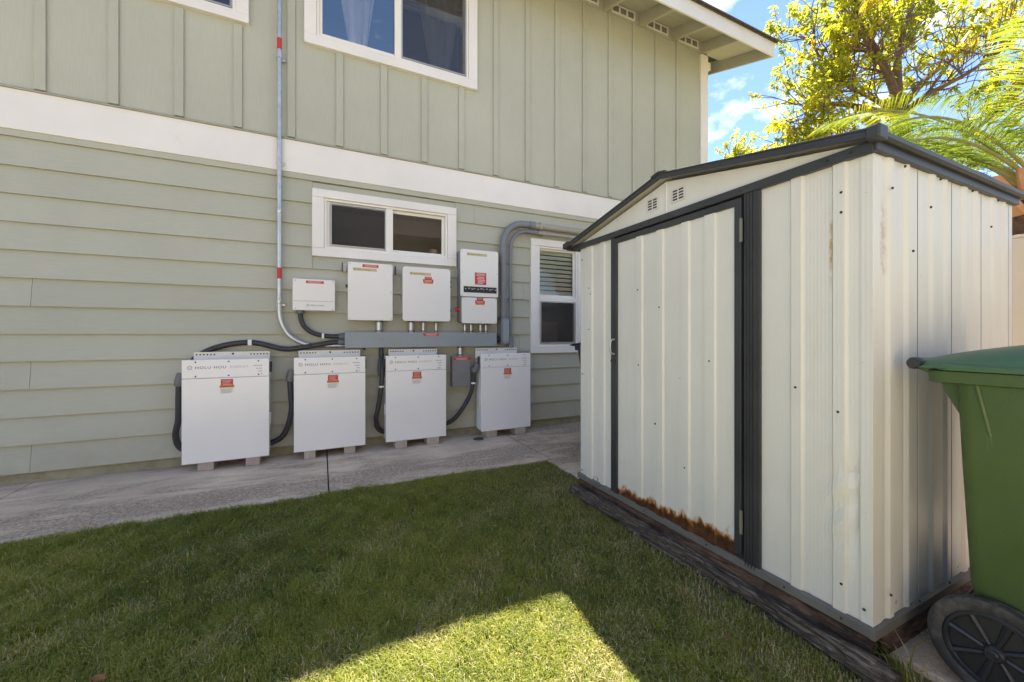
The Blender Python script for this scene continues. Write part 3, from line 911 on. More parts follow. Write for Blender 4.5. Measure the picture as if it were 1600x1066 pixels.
def gold_logo(x, z, s, y, parent):
    print_part('logo_sticker', [(x, x + .205 * s, z - .012 * s, z + .016 * s)], y, M['gold'], parent)
    emblem(x + .012 * s, z + .002 * s, .011 * s, y - .0008, M['ink'], parent)
    obj('logo_text', text_mb('HOLU HOU', x + .03 * s, y - .0011, z - .006 * s, .020 * s, 1.1), M['ink'], parent)
    obj('logo_text', text_mb('ENERGY', x + .137 * s, y - .0011, z - .006 * s, .019 * s, .85), M['greyink'], parent)


def stepped_label(cx, zt, s, y, parent):
    print_part('warning_label', [(cx - .032 * s, cx + .032 * s, zt - .022 * s, zt), (cx - .046 * s, cx + .046 * s, zt - .05 * s, zt - .0222 * s)], y, M['red'], parent)
    print_part('warning_label', [(cx - .042 * s, cx + .042 * s, zt - .062 * s, zt - .0502 * s)], y, M['orange'], parent)
    print_part('warning_label', [(cx - .036 * s, cx + .036 * s, zt - .078 * s, zt - .0622 * s)], y, M['white'], parent)
    print_part('label_print', [(cx - .024 * s, cx + .024 * s, zt - .012 * s, zt - .007 * s), (cx - .038 * s, cx + .036 * s, zt - .034 * s, zt - .029 * s), (cx - .03 * s, cx + .03 * s, zt - .045 * s, zt - .04 * s)], y - .0008, M['pink'], parent)


yf = D - .16
i1 = thing('combiner_cabinet', (.42, D, 1.243), 'white cabinet with corner screws and red strip label at its top', 'cabinet')
obj('cabinet_body', MB().rbox(.228, .626, yf + .012, D - .016, 1.249, 1.79, .012), M['enclosure_matt'], i1, bevel=.003)
obj('cabinet_door', MB().rbox(.222, .632, yf, yf + .0115, 1.243, 1.796, .016), M['enclosure_matt'], i1, bevel=.004)
print_part('warning_label', [(.352, .498, 1.752, 1.780)], yf, M['red'], i1)
print_part('label_print', [(.37, .48, 1.768, 1.773), (.365, .486, 1.759, 1.763)], yf - .0008, M['pink'], i1)
gold_logo(.268, 1.727, 1.05, yf, i1)
screw_parts(i1, [(x, z) for x in (.238, .616) for z in (1.262, 1.52, 1.778)], yf - .001, .005, M['greyink'])
for x in (.197, .651):
    obj('wall_bracket', MB().box(x - .022 if x < .4 else x - .018, x + .018 if x < .4 else x + .022, D - .05, D - .018, 1.715, 1.79), M['bracket'], i1)
    obj('wall_bracket', MB().box(x - .024 if x < .4 else x + .016, x - .016 if x < .4 else x + .024, D - .09, D - .0505, 1.71, 1.795), M['black'], i1)
obj('side_latch', MB().box(.205, .2275, yf + .04, yf + .07, 1.555, 1.585), M['black'], i1, bevel=.003)
nipple(i1, .515, 1.128, 1.25, .030, D - .075)

i2 = thing('transfer_cabinet', (.97, D, 1.243), 'white round cornered cabinet with stepped red and orange warning label', 'cabinet')
obj('cabinet_body', MB().rbox(.742, 1.209, yf + .03, D - .016, 1.255, 1.779, .02), M['enclosure_matt'], i2, bevel=.004)
obj('cabinet_door', MB().rbox(.730, 1.221, yf, yf + .0295, 1.243, 1.791, .03, 6), M['enclosure_matt'], i2, bevel=.007, seg=3)
gold_logo(.80, 1.722, 1.05, yf, i2)
stepped_label(.985, 1.698, 1.15, yf, i2)
for z in (1.66, 1.61, 1.36): obj('door_latch', MB().box(1.2215, 1.232, yf + .008, yf + .028, z - .014, z + .014), M['black'], i2, bevel=.003)
for x, r in ((.83, .028), (.955, .016), (1.09, .016)): nipple(i2, x, 1.128, 1.25, r, D - .075)

yf = D - .18
i3 = thing('inverter', (1.54, D, 1.227), 'tall two part white inverter with square red notice and dark indicator window', 'inverter')
obj('cabinet_body', MB().rbox(1.335, 1.752, yf + .03, D - .016, 1.24, 2.01, .012), M['greybox'], i3, bevel=.004)
obj('upper_cover', MB().rbox(1.327, 1.758, yf, yf + .029, 1.513, 2.018, .022, 5), M['enclosure_matt'], i3, bevel=.005)
obj('lower_cover', MB().rbox(1.343, 1.746, yf + .004, yf + .029, 1.227, 1.505, .018, 5), M['enclosure_matt'], i3, bevel=.005)
gold_logo(1.395, 1.965, 1.12, yf, i3)
print_part('notice', [(1.485, 1.615, 1.645, 1.775)], yf, M['red'], i3)
print_part('notice_print', [(1.505, 1.597, 1.755, 1.766), (1.498, 1.606, 1.741, 1.748)] + [(1.495 + random.uniform(0, .035), 1.575 + random.uniform(0, .03), 1.656 + k * .0165, 1.666 + k * .0165) for k in range(5)], yf - .0008, M['pink'], i3)
obj('seam_lip', MB().box(1.33, 1.755, yf - .003, yf + .001, 1.633, 1.637), M['enclosure_matt'], i3)
dw = obj('display_window', MB().box(1.358, 1.738, yf - .002, yf + .002, 1.557, 1.622), M['black'], i3)
for k in range(11):
    x = 1.375 + k * .034
    obj('indicator_mark', MB().box(x, x + .012 + .008 * (k % 3), yf - .0028, yf - .0015, 1.59 + .006 * (k % 2), 1.60 + .006 * (k % 2)), M['greyink'], dw)
stepped_label(1.545, 1.502, 1.2, yf + .004, i3)
screw_parts(i3, [(1.345, 2.0), (1.345, 1.77), (1.74, 1.77), (1.345, 1.53)], yf - .001, .005, M['greyink'])
screw_parts(i3, [(1.362, 1.49), (1.728, 1.49), (1.362, 1.243), (1.728, 1.243)], yf + .003, .005, M['greyink'])
obj('disconnect_knob', MB().lathe([(0, -.028), (.012, -.028), (.018, -.02), (.02, 0)], (1.334, yf + .07, 1.375), 'x', 14), M['red'], i3)
obj('knob_handle', MB().box(1.285, 1.307, yf + .064, yf + .076, 1.35, 1.40), M['red'], i3, bevel=.003)
for x in (1.405, 1.475, 1.585, 1.65): nipple(i3, x, 1.128, 1.235, .016, D - .085)

jb = thing('junction_box', (1.36, D, .55), 'small upright grey steel box hanging under the duct', 'junction box')
obj('box_body', MB().box(1.262, 1.456, D - .098, D - .016, .550, .872), M['greybox'], jb, bevel=.003)
obj('box_cover', MB().box(1.259, 1.459, D - .104, D - .0985, .546, .876), M['greybox'], jb, bevel=.002)
print_part('warning_label', [(1.268, 1.462, .832, .862)], D - .104, M['red'], jb)
print_part('label_print', [(1.29, 1.43, .849, .855), (1.30, 1.42, .838, .843)], D - .1048, M['pink'], jb)
nipple(jb, 1.36, .872, .982, .028, D - .06)

# galvanised riser that bends into the duct
gv = thing('steel_conduit', (-.345, D - .04, 1.0), 'tall galvanised steel conduit down the wall bending into the duct', 'conduit')
yv = D - .062
obj('pipe', MB().tube([(-.345, yv, 5.33), (-.345, yv, 1.42)] + smooth_path([(-.345, yv, 1.40), (-.335, yv, 1.24), (-.27, yv, 1.10), (-.14, yv, 1.02), (.02, yv, 1.002), (.20, yv, 1.002)], 8), .0185, 14), M['galv'], gv, smooth=True)
for z, r in ((3.60, .024), (2.20, .021), (1.38, .021)):
    obj('coupling', MB().lathe([(.019, 0), (r, .003), (r, .05), (.019, .053)], (-.345, yv, z), 'z', 14), M['galv'], gv, smooth=True)
for z in (3.60, 2.66, 1.375):
    obj('strap', MB().box(-.37, -.300, D - .05, D - .0345 if z < 3 and z > 2 else D - .018, z - .010, z + .010), M['galv'], gv, bevel=.003)
for z0, z1 in ((3.68, 3.78), (1.61, 1.71)):
    obj('warning_label', MB().lathe([(.0193, 0), (.0193, z1 - z0)], (-.345, yv, z0), 'z', 14), M['red'], gv, smooth=True)


def flex(pts, r, label, ends=(), clips=(), group='black flexible conduits'):
    p = smooth_path(pts, 10)
    t = thing('flexible_conduit', p[0], label, 'conduit', group)
    obj('hose', MB().tube(p, r, 12), M['flex'], t, smooth=True)
    for a, b, rr in ends:
        obj('fitting', MB().tube([a, tuple((Vector(a) * .6 + Vector(b) * .4)), b], [rr * 1.1, rr * 1.25, rr], 12), M['flexgrey'], t, smooth=True)
    for c in clips:
        obj('clip', MB().lathe([(r * 1.02, -.009), (r * 1.15, -.007), (r * 1.15, .007), (r * 1.02, .009)], c, 'x', 12), M['white'], t, smooth=True)
    return t


fx = flex([(.197, D - .075, 1.035), (.08, D - .08, 1.03), (-.09, D - .082, 1.0), (-.30, D - .06, .975), (-.56, D - .045, 1.035), (-.80, D - .045, 1.0), (-.955, D - .045, .91), (-.985, D - .04, .82)], .0235,
     'black flexible conduit arching from the duct over the cabinet farthest from the shed', [((.205, D - .075, 1.035), (.14, D - .078, 1.034), .028)])
obj('clip', MB().box(-.585, -.555, D - .072, D - .017, 1.01, 1.062), M['white'], fx, bevel=.004)
obj('clip', MB().box(-.105, -.09, D - .11, D - .055, .974, 1.028), M['black'], fx, bevel=.004)
flex([(-1.0, 4.06, .76), (-1.033, 4.06, .74), (-1.042, 4.07, .62), (-1.05, 4.09, .42), (-1.075, 4.12, .28), (-1.045, 4.165, .16), (-.9, 4.172, .13), (-.6, 4.172, .13), (-.40, 4.165, .14), (-.30, 4.12, .22), (-.245, 4.08, .42), (-.250, 4.06, .60), (-.252, 4.06, .74), (-.222, 4.06, .765)], .023,
     'black flexible conduit looping behind the cabinet farthest from the shed to its neighbour', [((-1.035, 4.06, .69), (-1.02, 4.06, .79), .034), ((-.253, 4.06, .69), (-.236, 4.06, .79), .034)])
f3 = flex([(.535, D - .07, .985), (.535, D - .08, .88), (.535, 4.07, .80), (.525, 4.06, .60), (.497, 4.07, .40), (.480, 4.10, .27), (.53, 4.16, .15), (.70, 4.172, .11), (1.0, 4.172, .11), (1.16, 4.165, .14), (1.30, 4.13, .22), (1.43, 4.09, .42), (1.475, 4.06, .60), (1.48, 4.05, .74), (1.535, 4.05, .80)], .0225,
          'black flexible conduit dropping from the duct and looping to the cabinet nearest the shed', [((.535, 4.08, .70), (.535, D - .085, .86), .034), ((1.478, 4.055, .70), (1.522, 4.05, .79), .032)])
for z, x in ((.60, .525), (.585, 1.474)): obj('clip', MB().lathe([(.0235, -.009), (.026, -.006), (.026, .006), (.0235, .009)], (x, 4.06, z), 'z', 12), M['white'], f3, smooth=True)
f4 = flex([(-.178, D - .06, 1.33), (-.175, D - .06, 1.26), (-.14, D - .062, 1.175), (-.06, D - .064, 1.115), (.06, D - .066, 1.09), (.20, D - .07, 1.088)], .021,
          'short black flexible conduit curving from the small wide box into the duct', [((-.178, D - .06, 1.30), (-.178, D - .06, 1.335), .028), ((.205, D - .07, 1.088), (.15, D - .069, 1.088), .027)])
obj('clip', MB().box(.0, .02, D - .095, D - .017, 1.07, 1.118), M['white'], f4, bevel=.004)

# grey PVC risers with elbows over the tall window
py = D - .085
def pvc(x, r, z0, zt, bend, label):
    t = thing('pvc_pipe', (x, py, z0), label, 'pipe')
    arc = [(x + bend - bend * math.cos(a), py, zt - bend + bend * math.sin(a)) for a in [math.pi / 2 * k / 12 for k in range(13)]]
    obj('pipe', MB().tube([(x, py, z0), (x, py, zt - bend - .02)] + arc[1:] + [(x + bend + .12, py, zt)], r, 18), M['pvc'], t, smooth=True)
    obj('painted_pipe', MB().tube([(x + bend + .12, py, zt), (5.0, py, zt)], r * .97, 18), M['pvc_paint'], t, smooth=True)
    obj('coupling', MB().tube([(x + bend + .07, py, zt), (x + bend + .145, py, zt)], r * 1.12, 18), M['pvc'], t, smooth=True)
    for z in (1.5, zt - bend - .08): obj('coupling', MB().lathe([(r, -.03), (r * 1.1, -.028), (r * 1.1, .028), (r, .03)], (x, py, z), 'z', 16), M['pvc'], t, smooth=True)
    obj('strap', MB().box(x + bend + .20, x + bend + .225, py - r - .004, D - .017, zt - r - .004, zt + r + .004), M['pvc_paint'], t, bevel=.003)
    return t
p1 = pvc(1.862, .038, 1.24, 2.392, .26, 'thick grey pipe bending from the duct end to run above the tall window')
obj('conduit_body', MB().rbox(1.812, 1.912, py - .065, D - .02, 1.0, 1.30, .03, 5), M['pvc'], p1, bevel=.006)
obj('body_cover', MB().rbox(1.826, 1.902, py - .073, py - .0655, 1.012, 1.288, .034, 6), M['duct'], p1, bevel=.002)
screw_parts(p1, [(1.864, 1.028), (1.864, 1.272)], py - .074, .005)
obj('end_fitting', MB().tube([(1.758, py, 1.05), (1.815, py, 1.05)], .036, 14), M['black'], p1, smooth=True)
p2 = pvc(1.952, .0205, .975, 2.312, .22, 'thin grey pipe bending beside the thick one above the tall window')
obj('conduit_body', MB().rbox(1.925, 1.98, py - .03, D - .03, .955, 1.09, .012, 4), M['pvc'], p2, bevel=.005)
obj('end_fitting', MB().tube([(1.912, py, .972), (1.93, py, .972)], .02, 12), M['pvc'], p2, smooth=True)

top('drain_cap', MB().lathe([(0, .012), (.028, .012), (.036, .008), (.055, .006), (.058, 0)], (1.50, 3.97, 0.0), 'z', 20), M['cap'], 'small dark drain cap set in the concrete path', 'drain cap', smooth=True)

# ================================================================== SHED
SX, SY0, SY1, SX1 = 1.65, 0.682, 2.335, 2.93
ZB = 0.100
shed = thing('garden_shed', ((SX + SX1) / 2, (SY0 + SY1) / 2, ZB), 'cream ribbed metal garden shed with charcoal trim and a rusted door', 'shed')


def profile(a, b, ribs, dep=.009, slope=.007):
    """stations (position, depth) along a ribbed sheet from a to b, ribs as (start, end)"""
    pts = [(a, 0.0)]
    s = 1 if b > a else -1
    for r0, r1 in ribs:
        pts += [(r0, 0), (r0 + s * slope, dep), (r1 - s * slope, dep), (r1, 0)]
    pts.append((b, 0.0))
    return pts


def sheet_panel(name, st, zlo, zhi, place, mat, nz=1, dent=None):
    """place(station, depth, z) gives the point"""
    mb = MB(); vs = []
    for j in range(nz + 1):
        for p, d in st:
            lo = zlo(p) if callable(zlo) else zlo
            hi = zhi(p) if callable(zhi) else zhi
            z = lo + (hi - lo) * j / nz
            vs.append(place(p, d + (dent(p, z) if dent else 0), z))
    m = len(st)
    mb.add(vs, [(j * m + i, j * m + i + 1, (j + 1) * m + i + 1, (j + 1) * m + i) for j in range(nz) for i in range(m - 1)])
    o = obj(name, mb, mat, shed)
    so = o.modifiers.new('thickness', 'SOLIDIFY'); so.thickness = .0012; so.offset = -1
    return o


def refine(st, step):
    out = []
    for (p, d), (q, e) in zip(st[:-1], st[1:]):
        k = max(1, int(abs(q - p) / step))
        out += [(p + (q - p) * i / k, d + (e - d) * i / k) for i in range(k)]
    return out + [st[-1]]


front = lambda p, d, z: (SX - d, p, z)
side = lambda p, d, z: (p, SY0 - d, z)


def dent_front(y, z):
    """the corner sheet is creased low down, near the corner"""
    g = math.exp(-((z - .50) / .16) ** 2)
    line = .715 + .10 * (z - .52) ** 2
    v = -.018 * g * math.exp(-((y - line) / .022) ** 2)
    v += .0045 * g * math.sin(46 * (z + .9 * y)) * math.exp(-((y - .77) / .05) ** 2)
    v += -.010 * math.exp(-((z - .62) / .025) ** 2 - ((y - .735) / .018) ** 2)
    return v


sheet_panel('wall_sheet', profile(SY1, 1.985, [(2.262, 2.19), (2.112, 2.062)]), ZB + .02, 1.71, front, M['shed'])
sheet_panel('wall_sheet', refine(profile(1.053, SY0, [(.938, .888), (.797, .748)]), .012), ZB + .02, 1.71, front, M['shed'], 60, dent_front)
ribs = []
seams = [1.714, 1.975, 2.266, 2.562, 2.885]
obj('corner_lap', MB().prism([(SX - .0035, SY0 - .004), (SX + .058, SY0 - .004), (SX + .058, SY0 - .0015), (SX - .0012, SY0 - .0015), (SX - .0012, SY0 + .03), (SX - .0035, SY0 + .03)], 'z', ZB + .02, 1.70), M['shed'], shed)
xs = [SX] + seams[1:]
for i, (a, b) in enumerate(zip([SX] + seams[1:], seams[1:] + [])):
    w = b - a
    r = [(a + w * .30, a + w * .52), (a + w * .72, a + w * .86)] if i else [(1.735, 1.80), (1.865, 1.915)]
    sheet_panel('wall_sheet', profile(a + (.0035 if i else .0), b - .0035, r, .0075, .02), ZB + .02, 1.71, side, M['shed'])
sheet_panel('wall_sheet', profile(2.888, SX1, [], .014), ZB + .02, 1.71, side, M['shed'])
obj('seam_backing', MB().box(SX + .03, SX1 - .01, SY0 + .004, SY0 + .006, ZB + .02, 1.70), M['seam'], shed)
sheet_panel('wall_sheet', profile(SY0, SY1, [(y, y + .05) for y in (.9, 1.2, 1.5, 1.8, 2.1)]), ZB + .02, 1.71, lambda p, d, z: (SX1 + d, p, z), M['shed'])
sheet_panel('wall_sheet', profile(SX, SX1, [(x, x + .05) for x in (1.85, 2.15, 2.45, 2.7)]), ZB + .02, 1.71, lambda p, d, z: (p, SY1 + d, z), M['shed'])

# door with charcoal stiles and a D handle
door = sheet_panel('door', profile(1.932, 1.156, [(1.772, 1.716), (1.618, 1.562), (1.452, 1.396), (1.318, 1.252)]), ZB + .032, 1.668, lambda p, d, z: (SX - .010 - d, p, z), M['shed_door'])
door['label'] = 'cream shed door rusted through along the bottom'
obj('top_rail', MB().box(SX - .022, SX - .004, 1.156, 1.932, 1.664, 1.694), M['dark_trim'], door, bevel=.002)
obj('hinge_stile', MB().box(SX - .022, SX - .004, 1.126, 1.158, ZB + .05, 1.694), M['dark_trim'], door, bevel=.002)
obj('latch_stile', MB().box(SX - .024, SX - .004, 1.929, 1.956, ZB + .03, 1.694), M['dark_trim'], door, bevel=.002)
obj('handle', MB().tube(smooth_path([(SX - .024, 1.946, 1.075), (SX - .05, 1.946, 1.068), (SX - .058, 1.946, 1.03), (SX - .05, 1.946, .992), (SX - .024, 1.946, .985)], 6), .006, 8), M['galv'], door, smooth=True)
obj('hasp', MB().box(SX - .032, SX - .022, 1.938, 1.975, .935, .95), M['screw'], door, bevel=.002)
for z in (1.55, .30): obj('hinge', MB().tube([(SX - .03, 1.121, z - .05), (SX - .03, 1.121, z + .05)], .007, 8), M['rail'], door)
obj('door_gap', MB().box(SX + .006, SX + .012, 1.05, 1.99, ZB + .02, 1.705), M['seam'], shed)
# posts
obj('door_post', MB().box(SX - .016, SX + .004, 1.961, 1.990, ZB + .016, 1.706), M['dark_trim'], shed, bevel=.002)
pp = [(SX + .004, 1.117), (SX - .016, 1.117)]
for k in range(4):
    y = 1.117 - .0135 * k - .004
    pp += [(SX - .016, y), (SX - .021, y - .002), (SX - .021, y - .0065), (SX - .016, y - .0085)]
pp += [(SX - .016, 1.050), (SX + .004, 1.050)]
obj('door_post', MB().prism(pp, 'z', ZB + .018, 1.706), M['dark_trim'], shed)
# base rail, header, gable
obj('base_rail', MB().prism([(SX - .020, ZB), (SX - .020, ZB + .030), (SX - .002, ZB + .034), (SX - .002, ZB)], 'y', SY0 - .016, SY1 + .01), M['rail'], shed, bevel=.001)
obj('base_rail', MB().prism([(SY0 - .0165, ZB - .001), (SY0 - .0165, ZB + .030), (SY0 - .001, ZB + .034), (SY0 - .001, ZB - .001)], 'x', SX - .0205, SX1 + .01), M['rail'], shed, bevel=.001)
obj('header', MB().box(SX - .024, SX + .004, SY0 - .012, SY1 + .06, 1.704, 1.740), M['dark_trim'], shed, bevel=.003)
obj('side_header', MB().box(SX - .018, SX1 + .01, SY0 - .02, SY0 + .002, 1.708, 1.738), M['dark_trim'], shed, bevel=.003)
RY, RZ = 1.553, 1.940
EA, EB = (.650, 1.757), (2.442, 1.742)
gz = lambda y: (RZ - .030 + (EA[1] - RZ) * (RY - y) / (RY - EA[0])) if y < RY else (RZ - .030 + (EB[1] - RZ) * (y - RY) / (EB[0] - RY))
gy = [(SY0, 0)] + [(y, 0) for y in (1.0, 1.28)] + [(1.545, 0), (RY, .003), (1.561, 0)] + [(y, 0) for y in (1.8, 2.1, 2.33)] + [(2.39, 0)]
sheet_panel('gable_sheet', gy, 1.738, lambda y: max(gz(y), 1.739), lambda p, d, z: (SX - .008 - d, p, z), M['shed'])
for e, nm in ((EA, 1), (EB, 2)):
    s = -1 if e is EA else 1
    a, b = (RY, RZ), e
    obj('roof_sheet', MB().prism([a, b, (b[0], b[1] - .006), (a[0], a[1] - .006)], 'x', SX - .05, SX1 + .04), M['shed'], shed)
    # folded rake trim: a face, a bead and a return
    for (u0, u1, x0, x1) in ((.003, -.020, SX - .060, SX - .050), (.008, .000, SX - .064, SX - .030), (-.016, -.024, SX - .064, SX - .050)):
        obj('rake_trim', MB().prism([(a[0], a[1] + u0), (b[0] + s * .004, b[1] + u0), (b[0] + s * .004, b[1] + u1), (a[0], a[1] + u1)], 'x', x0, x1), M['dark_trim'], shed, bevel=.0015)
obj('eave_trim', MB().prism([(.640, 1.757), (.668, 1.766), (.668, 1.736), (.650, 1.735), (.640, 1.742)], 'x', SX - .05, SX1 + .045), M['dark_trim'], shed, bevel=.002)
obj('eave_trim', MB().prism([(2.452, 1.753), (2.42, 1.760), (2.42, 1.715), (2.44, 1.713), (2.452, 1.73)], 'x', SX - .05, SX1 + .045), M['dark_trim'], shed, bevel=.002)
obj('trim_cap', MB().box(SX - .070, SX - .012, .634, .672, 1.727, 1.772), M['dark_trim'], shed, bevel=.006)
obj('ridge_cap', MB().prism([(RY - .05, RZ + .004), (RY, RZ + .015), (RY + .05, RZ + .004), (RY + .05, RZ - .004), (RY, RZ + .006), (RY - .05, RZ - .004)], 'x', SX - .068, SX1 + .04), M['dark_trim'], shed)
obj('trim_cap', MB().prism([(2.40, 1.735), (2.40, 1.772), (2.46, 1.760), (2.46, 1.722)], 'x', SX - .070, SX - .03), M['dark_trim'], shed, bevel=.003)
# louvred vents in the gable
for y0, y1, z0, z1 in ((1.602, 1.692, 1.782, 1.852), (1.426, 1.519, 1.782, 1.852)):
    v = obj('vent', frame_rect(MB(), 0, 1, 0, 1, .1, 0, 1) if False else MB().box(SX - .0125, SX - .0085, y0, y1, z0, z1), M['bracket'], shed, bevel=.002)
    for c in (0, 1):
        for r in range(4):
            ya = y0 + .012 + c * (y1 - y0 - .018) / 2; w = (y1 - y0 - .036) / 2
            za = z0 + .010 + r * .0145
            obj('louvre', MB().prism([(SX - .0135, za), (SX - .0125, za + .0085), (SX - .0120, za + .0085), (SX - .0120, za)], 'y', ya, ya + w), M['black'], v)
# screws and holes in the sheets
scr = MB().lathe([(0, -.002), (.0032, -.002), (.0046, 0), (.0046, .003)], tuple(WORLD_LOC[shed.name]), 'x', 8)
scr_o = obj('screw', scr, M['screw'], shed)
scr_mesh = scr_o.data
base = WORLD_LOC[shed.name]
spots = [(-.0105, y, z) for y, z in ((2.305, 1.625), (2.225, 1.42), (2.21, 1.38), (2.30, .83), (2.225, 1.14), (2.305, .16), (.765, 1.60), (.765, 1.53), (.915, .90), (.775, .83), (.765, .23), (.70, .18))]
spots += [(-.020, y, z) for y, z in ((1.745, .93), (1.59, 1.25), (1.62, .62), (1.425, .44), (1.75, 1.36), (1.285, .98))]
spots += [(-.0265, y, 1.722) for y in (.73, .80, 1.13, 1.66, 1.72, 2.30)] + [(-.0225, 1.085, z) for z in (.98, 1.4)] + [(-.0205, y, ZB + .016) for y in (.76, .95, 1.3, 1.7, 2.1)]
for k, (dx, y, z) in enumerate(spots):
    o = scr_o if k == 0 else scr_o.copy()
    if k: COL.objects.link(o)
    o.location = Vector((SX + dx, y, z)) - base
for x, z in ((1.75, 1.60), (2.04, 1.575), (2.62, 1.57), (1.90, 1.40), (1.74, .22), (1.84, 1.69), (2.12, 1.692), (2.42, 1.694), (2.7, 1.695), (1.95, .14), (2.2, .14)):
    o = scr_o.copy(); COL.objects.link(o)
    o.rotation_euler = (0, 0, R(90)); o.location = Vector((x, SY0 - .0155, z)) - base
obj('floor', MB().box(SX + .005, SX1, SY0 + .005, SY1, ZB - .002, ZB + .012), M['rotten'], shed)


def rough_beam(name, x0, x1, y0, y1, z0, z1, axis, mat, label, amp, seed, group):
    """old timber: a fine skin pushed in and out along the grain, its arrises worn"""
    n = 160; ring = []
    w, h_ = (x1 - x0, z1 - z0) if axis == 'y' else (y1 - y0, z1 - z0)
    m = 36; per = 2 * (w + h_)
    vs = []
    for i in range(n + 1):
        t = (y0 + (y1 - y0) * i / n) if axis == 'y' else (x0 + (x1 - x0) * i / n)
        for k in range(m):
            s = per * k / m
            if s < w: u, v, nu, nv = s, 0, 0, -1
            elif s < w + h_: u, v, nu, nv = w, s - w, 1, 0
            elif s < 2 * w + h_: u, v, nu, nv = w - (s - w - h_), h_, 0, 1
            else: u, v, nu, nv = 0, h_ - (s - 2 * w - h_), -1, 0
            d = mnoise.fractal(Vector((t * 2.2 + seed, u * 34, v * 34 + seed)), .9, 2.1, 5) * amp
            d += mnoise.noise(Vector((t * 1.1 + seed * 3, u * 7, v * 7))) * amp * 1.3
            cu, cv = u - w / 2, v - h_ / 2
            rc = max(0, abs(cu) / (w / 2) + abs(cv) / (h_ / 2) - 1.55)
            d -= rc * .02
            endf = min(i, n - i) / 6
            d -= max(0, 1 - endf) * .01
            a, b = u + nu * d, v + nv * d
            if z0 + b < -.05: b = -.05 - z0
            vs.append((x0 + a, t, z0 + b) if axis == 'y' else (t, y0 + a, z0 + b))
    mb = MB()
    mb.add(vs, [(i * m + k, i * m + (k + 1) % m, (i + 1) * m + (k + 1) % m, (i + 1) * m + k) for i in range(n) for k in range(m)])
    mb.add([vs[k] for k in range(m)], [tuple(range(m))]); mb.add([vs[n * m + k] for k in range(m)], [tuple(range(m))])
    return top(name, mb, mat, label, 'timber', group, smooth=False)


rough_beam('timber_sleeper', 1.590, 1.648, .60, 2.38, -.04, .050, 'y', M['sleeper'], 'cracked grey timber sleeper lying in the grass along the shed front', .022, 3.1, 'rotting timbers under the shed')
rough_beam('timber_board', 1.648, 1.715, .69, 2.36, -.01, .094, 'y', M['rotten'], 'dark brown rotten board directly under the front rail of the shed', .010, 8.7, 'rotting timbers under the shed')
rough_beam('timber_board', 1.72, 2.95, .684, .74, -.01, .094, 'x', M['rotten_x'], 'brown rotten board under the shed side that faces the green bin', .010, 5.2, 'rotting timbers under the shed')
rough_beam('timber_board', 1.72, 2.95, 2.26, 2.33, -.01, .094, 'x', M['rotten_x'], 'brown board under the shed side that faces the house', .006, 1.2, 'rotting timbers under the shed')


# ================================================================== WHEELED BINS
def loft(sections, n=6):
    """stack of rounded rectangles: (hx0, hx1, y0, y1, z, r)"""
    mb = MB(); vs = []; m = 0
    for x0, x1, y0, y1, z, r in sections:
        ring = []
        for cx, cy, st in ((x1 - r, y1 - r, 0), (x0 + r, y1 - r, 90), (x0 + r, y0 + r, 180), (x1 - r, y0 + r, 270)):
            for k in range(n + 1):
                a = R(st + 90 * k / n); ring.append((cx + r * math.cos(a), cy + r * math.sin(a), z))
        m = len(ring); vs += ring
    q = len(sections)
    fs = [(j * m + k, j * m + (k + 1) % m, (j + 1) * m + (k + 1) % m, (j + 1) * m + k) for j in range(q - 1) for k in range(m)]
    fs += [tuple(range(m - 1, -1, -1)), tuple((q - 1) * m + k for k in range(m))]
    return mb.add(vs, fs)


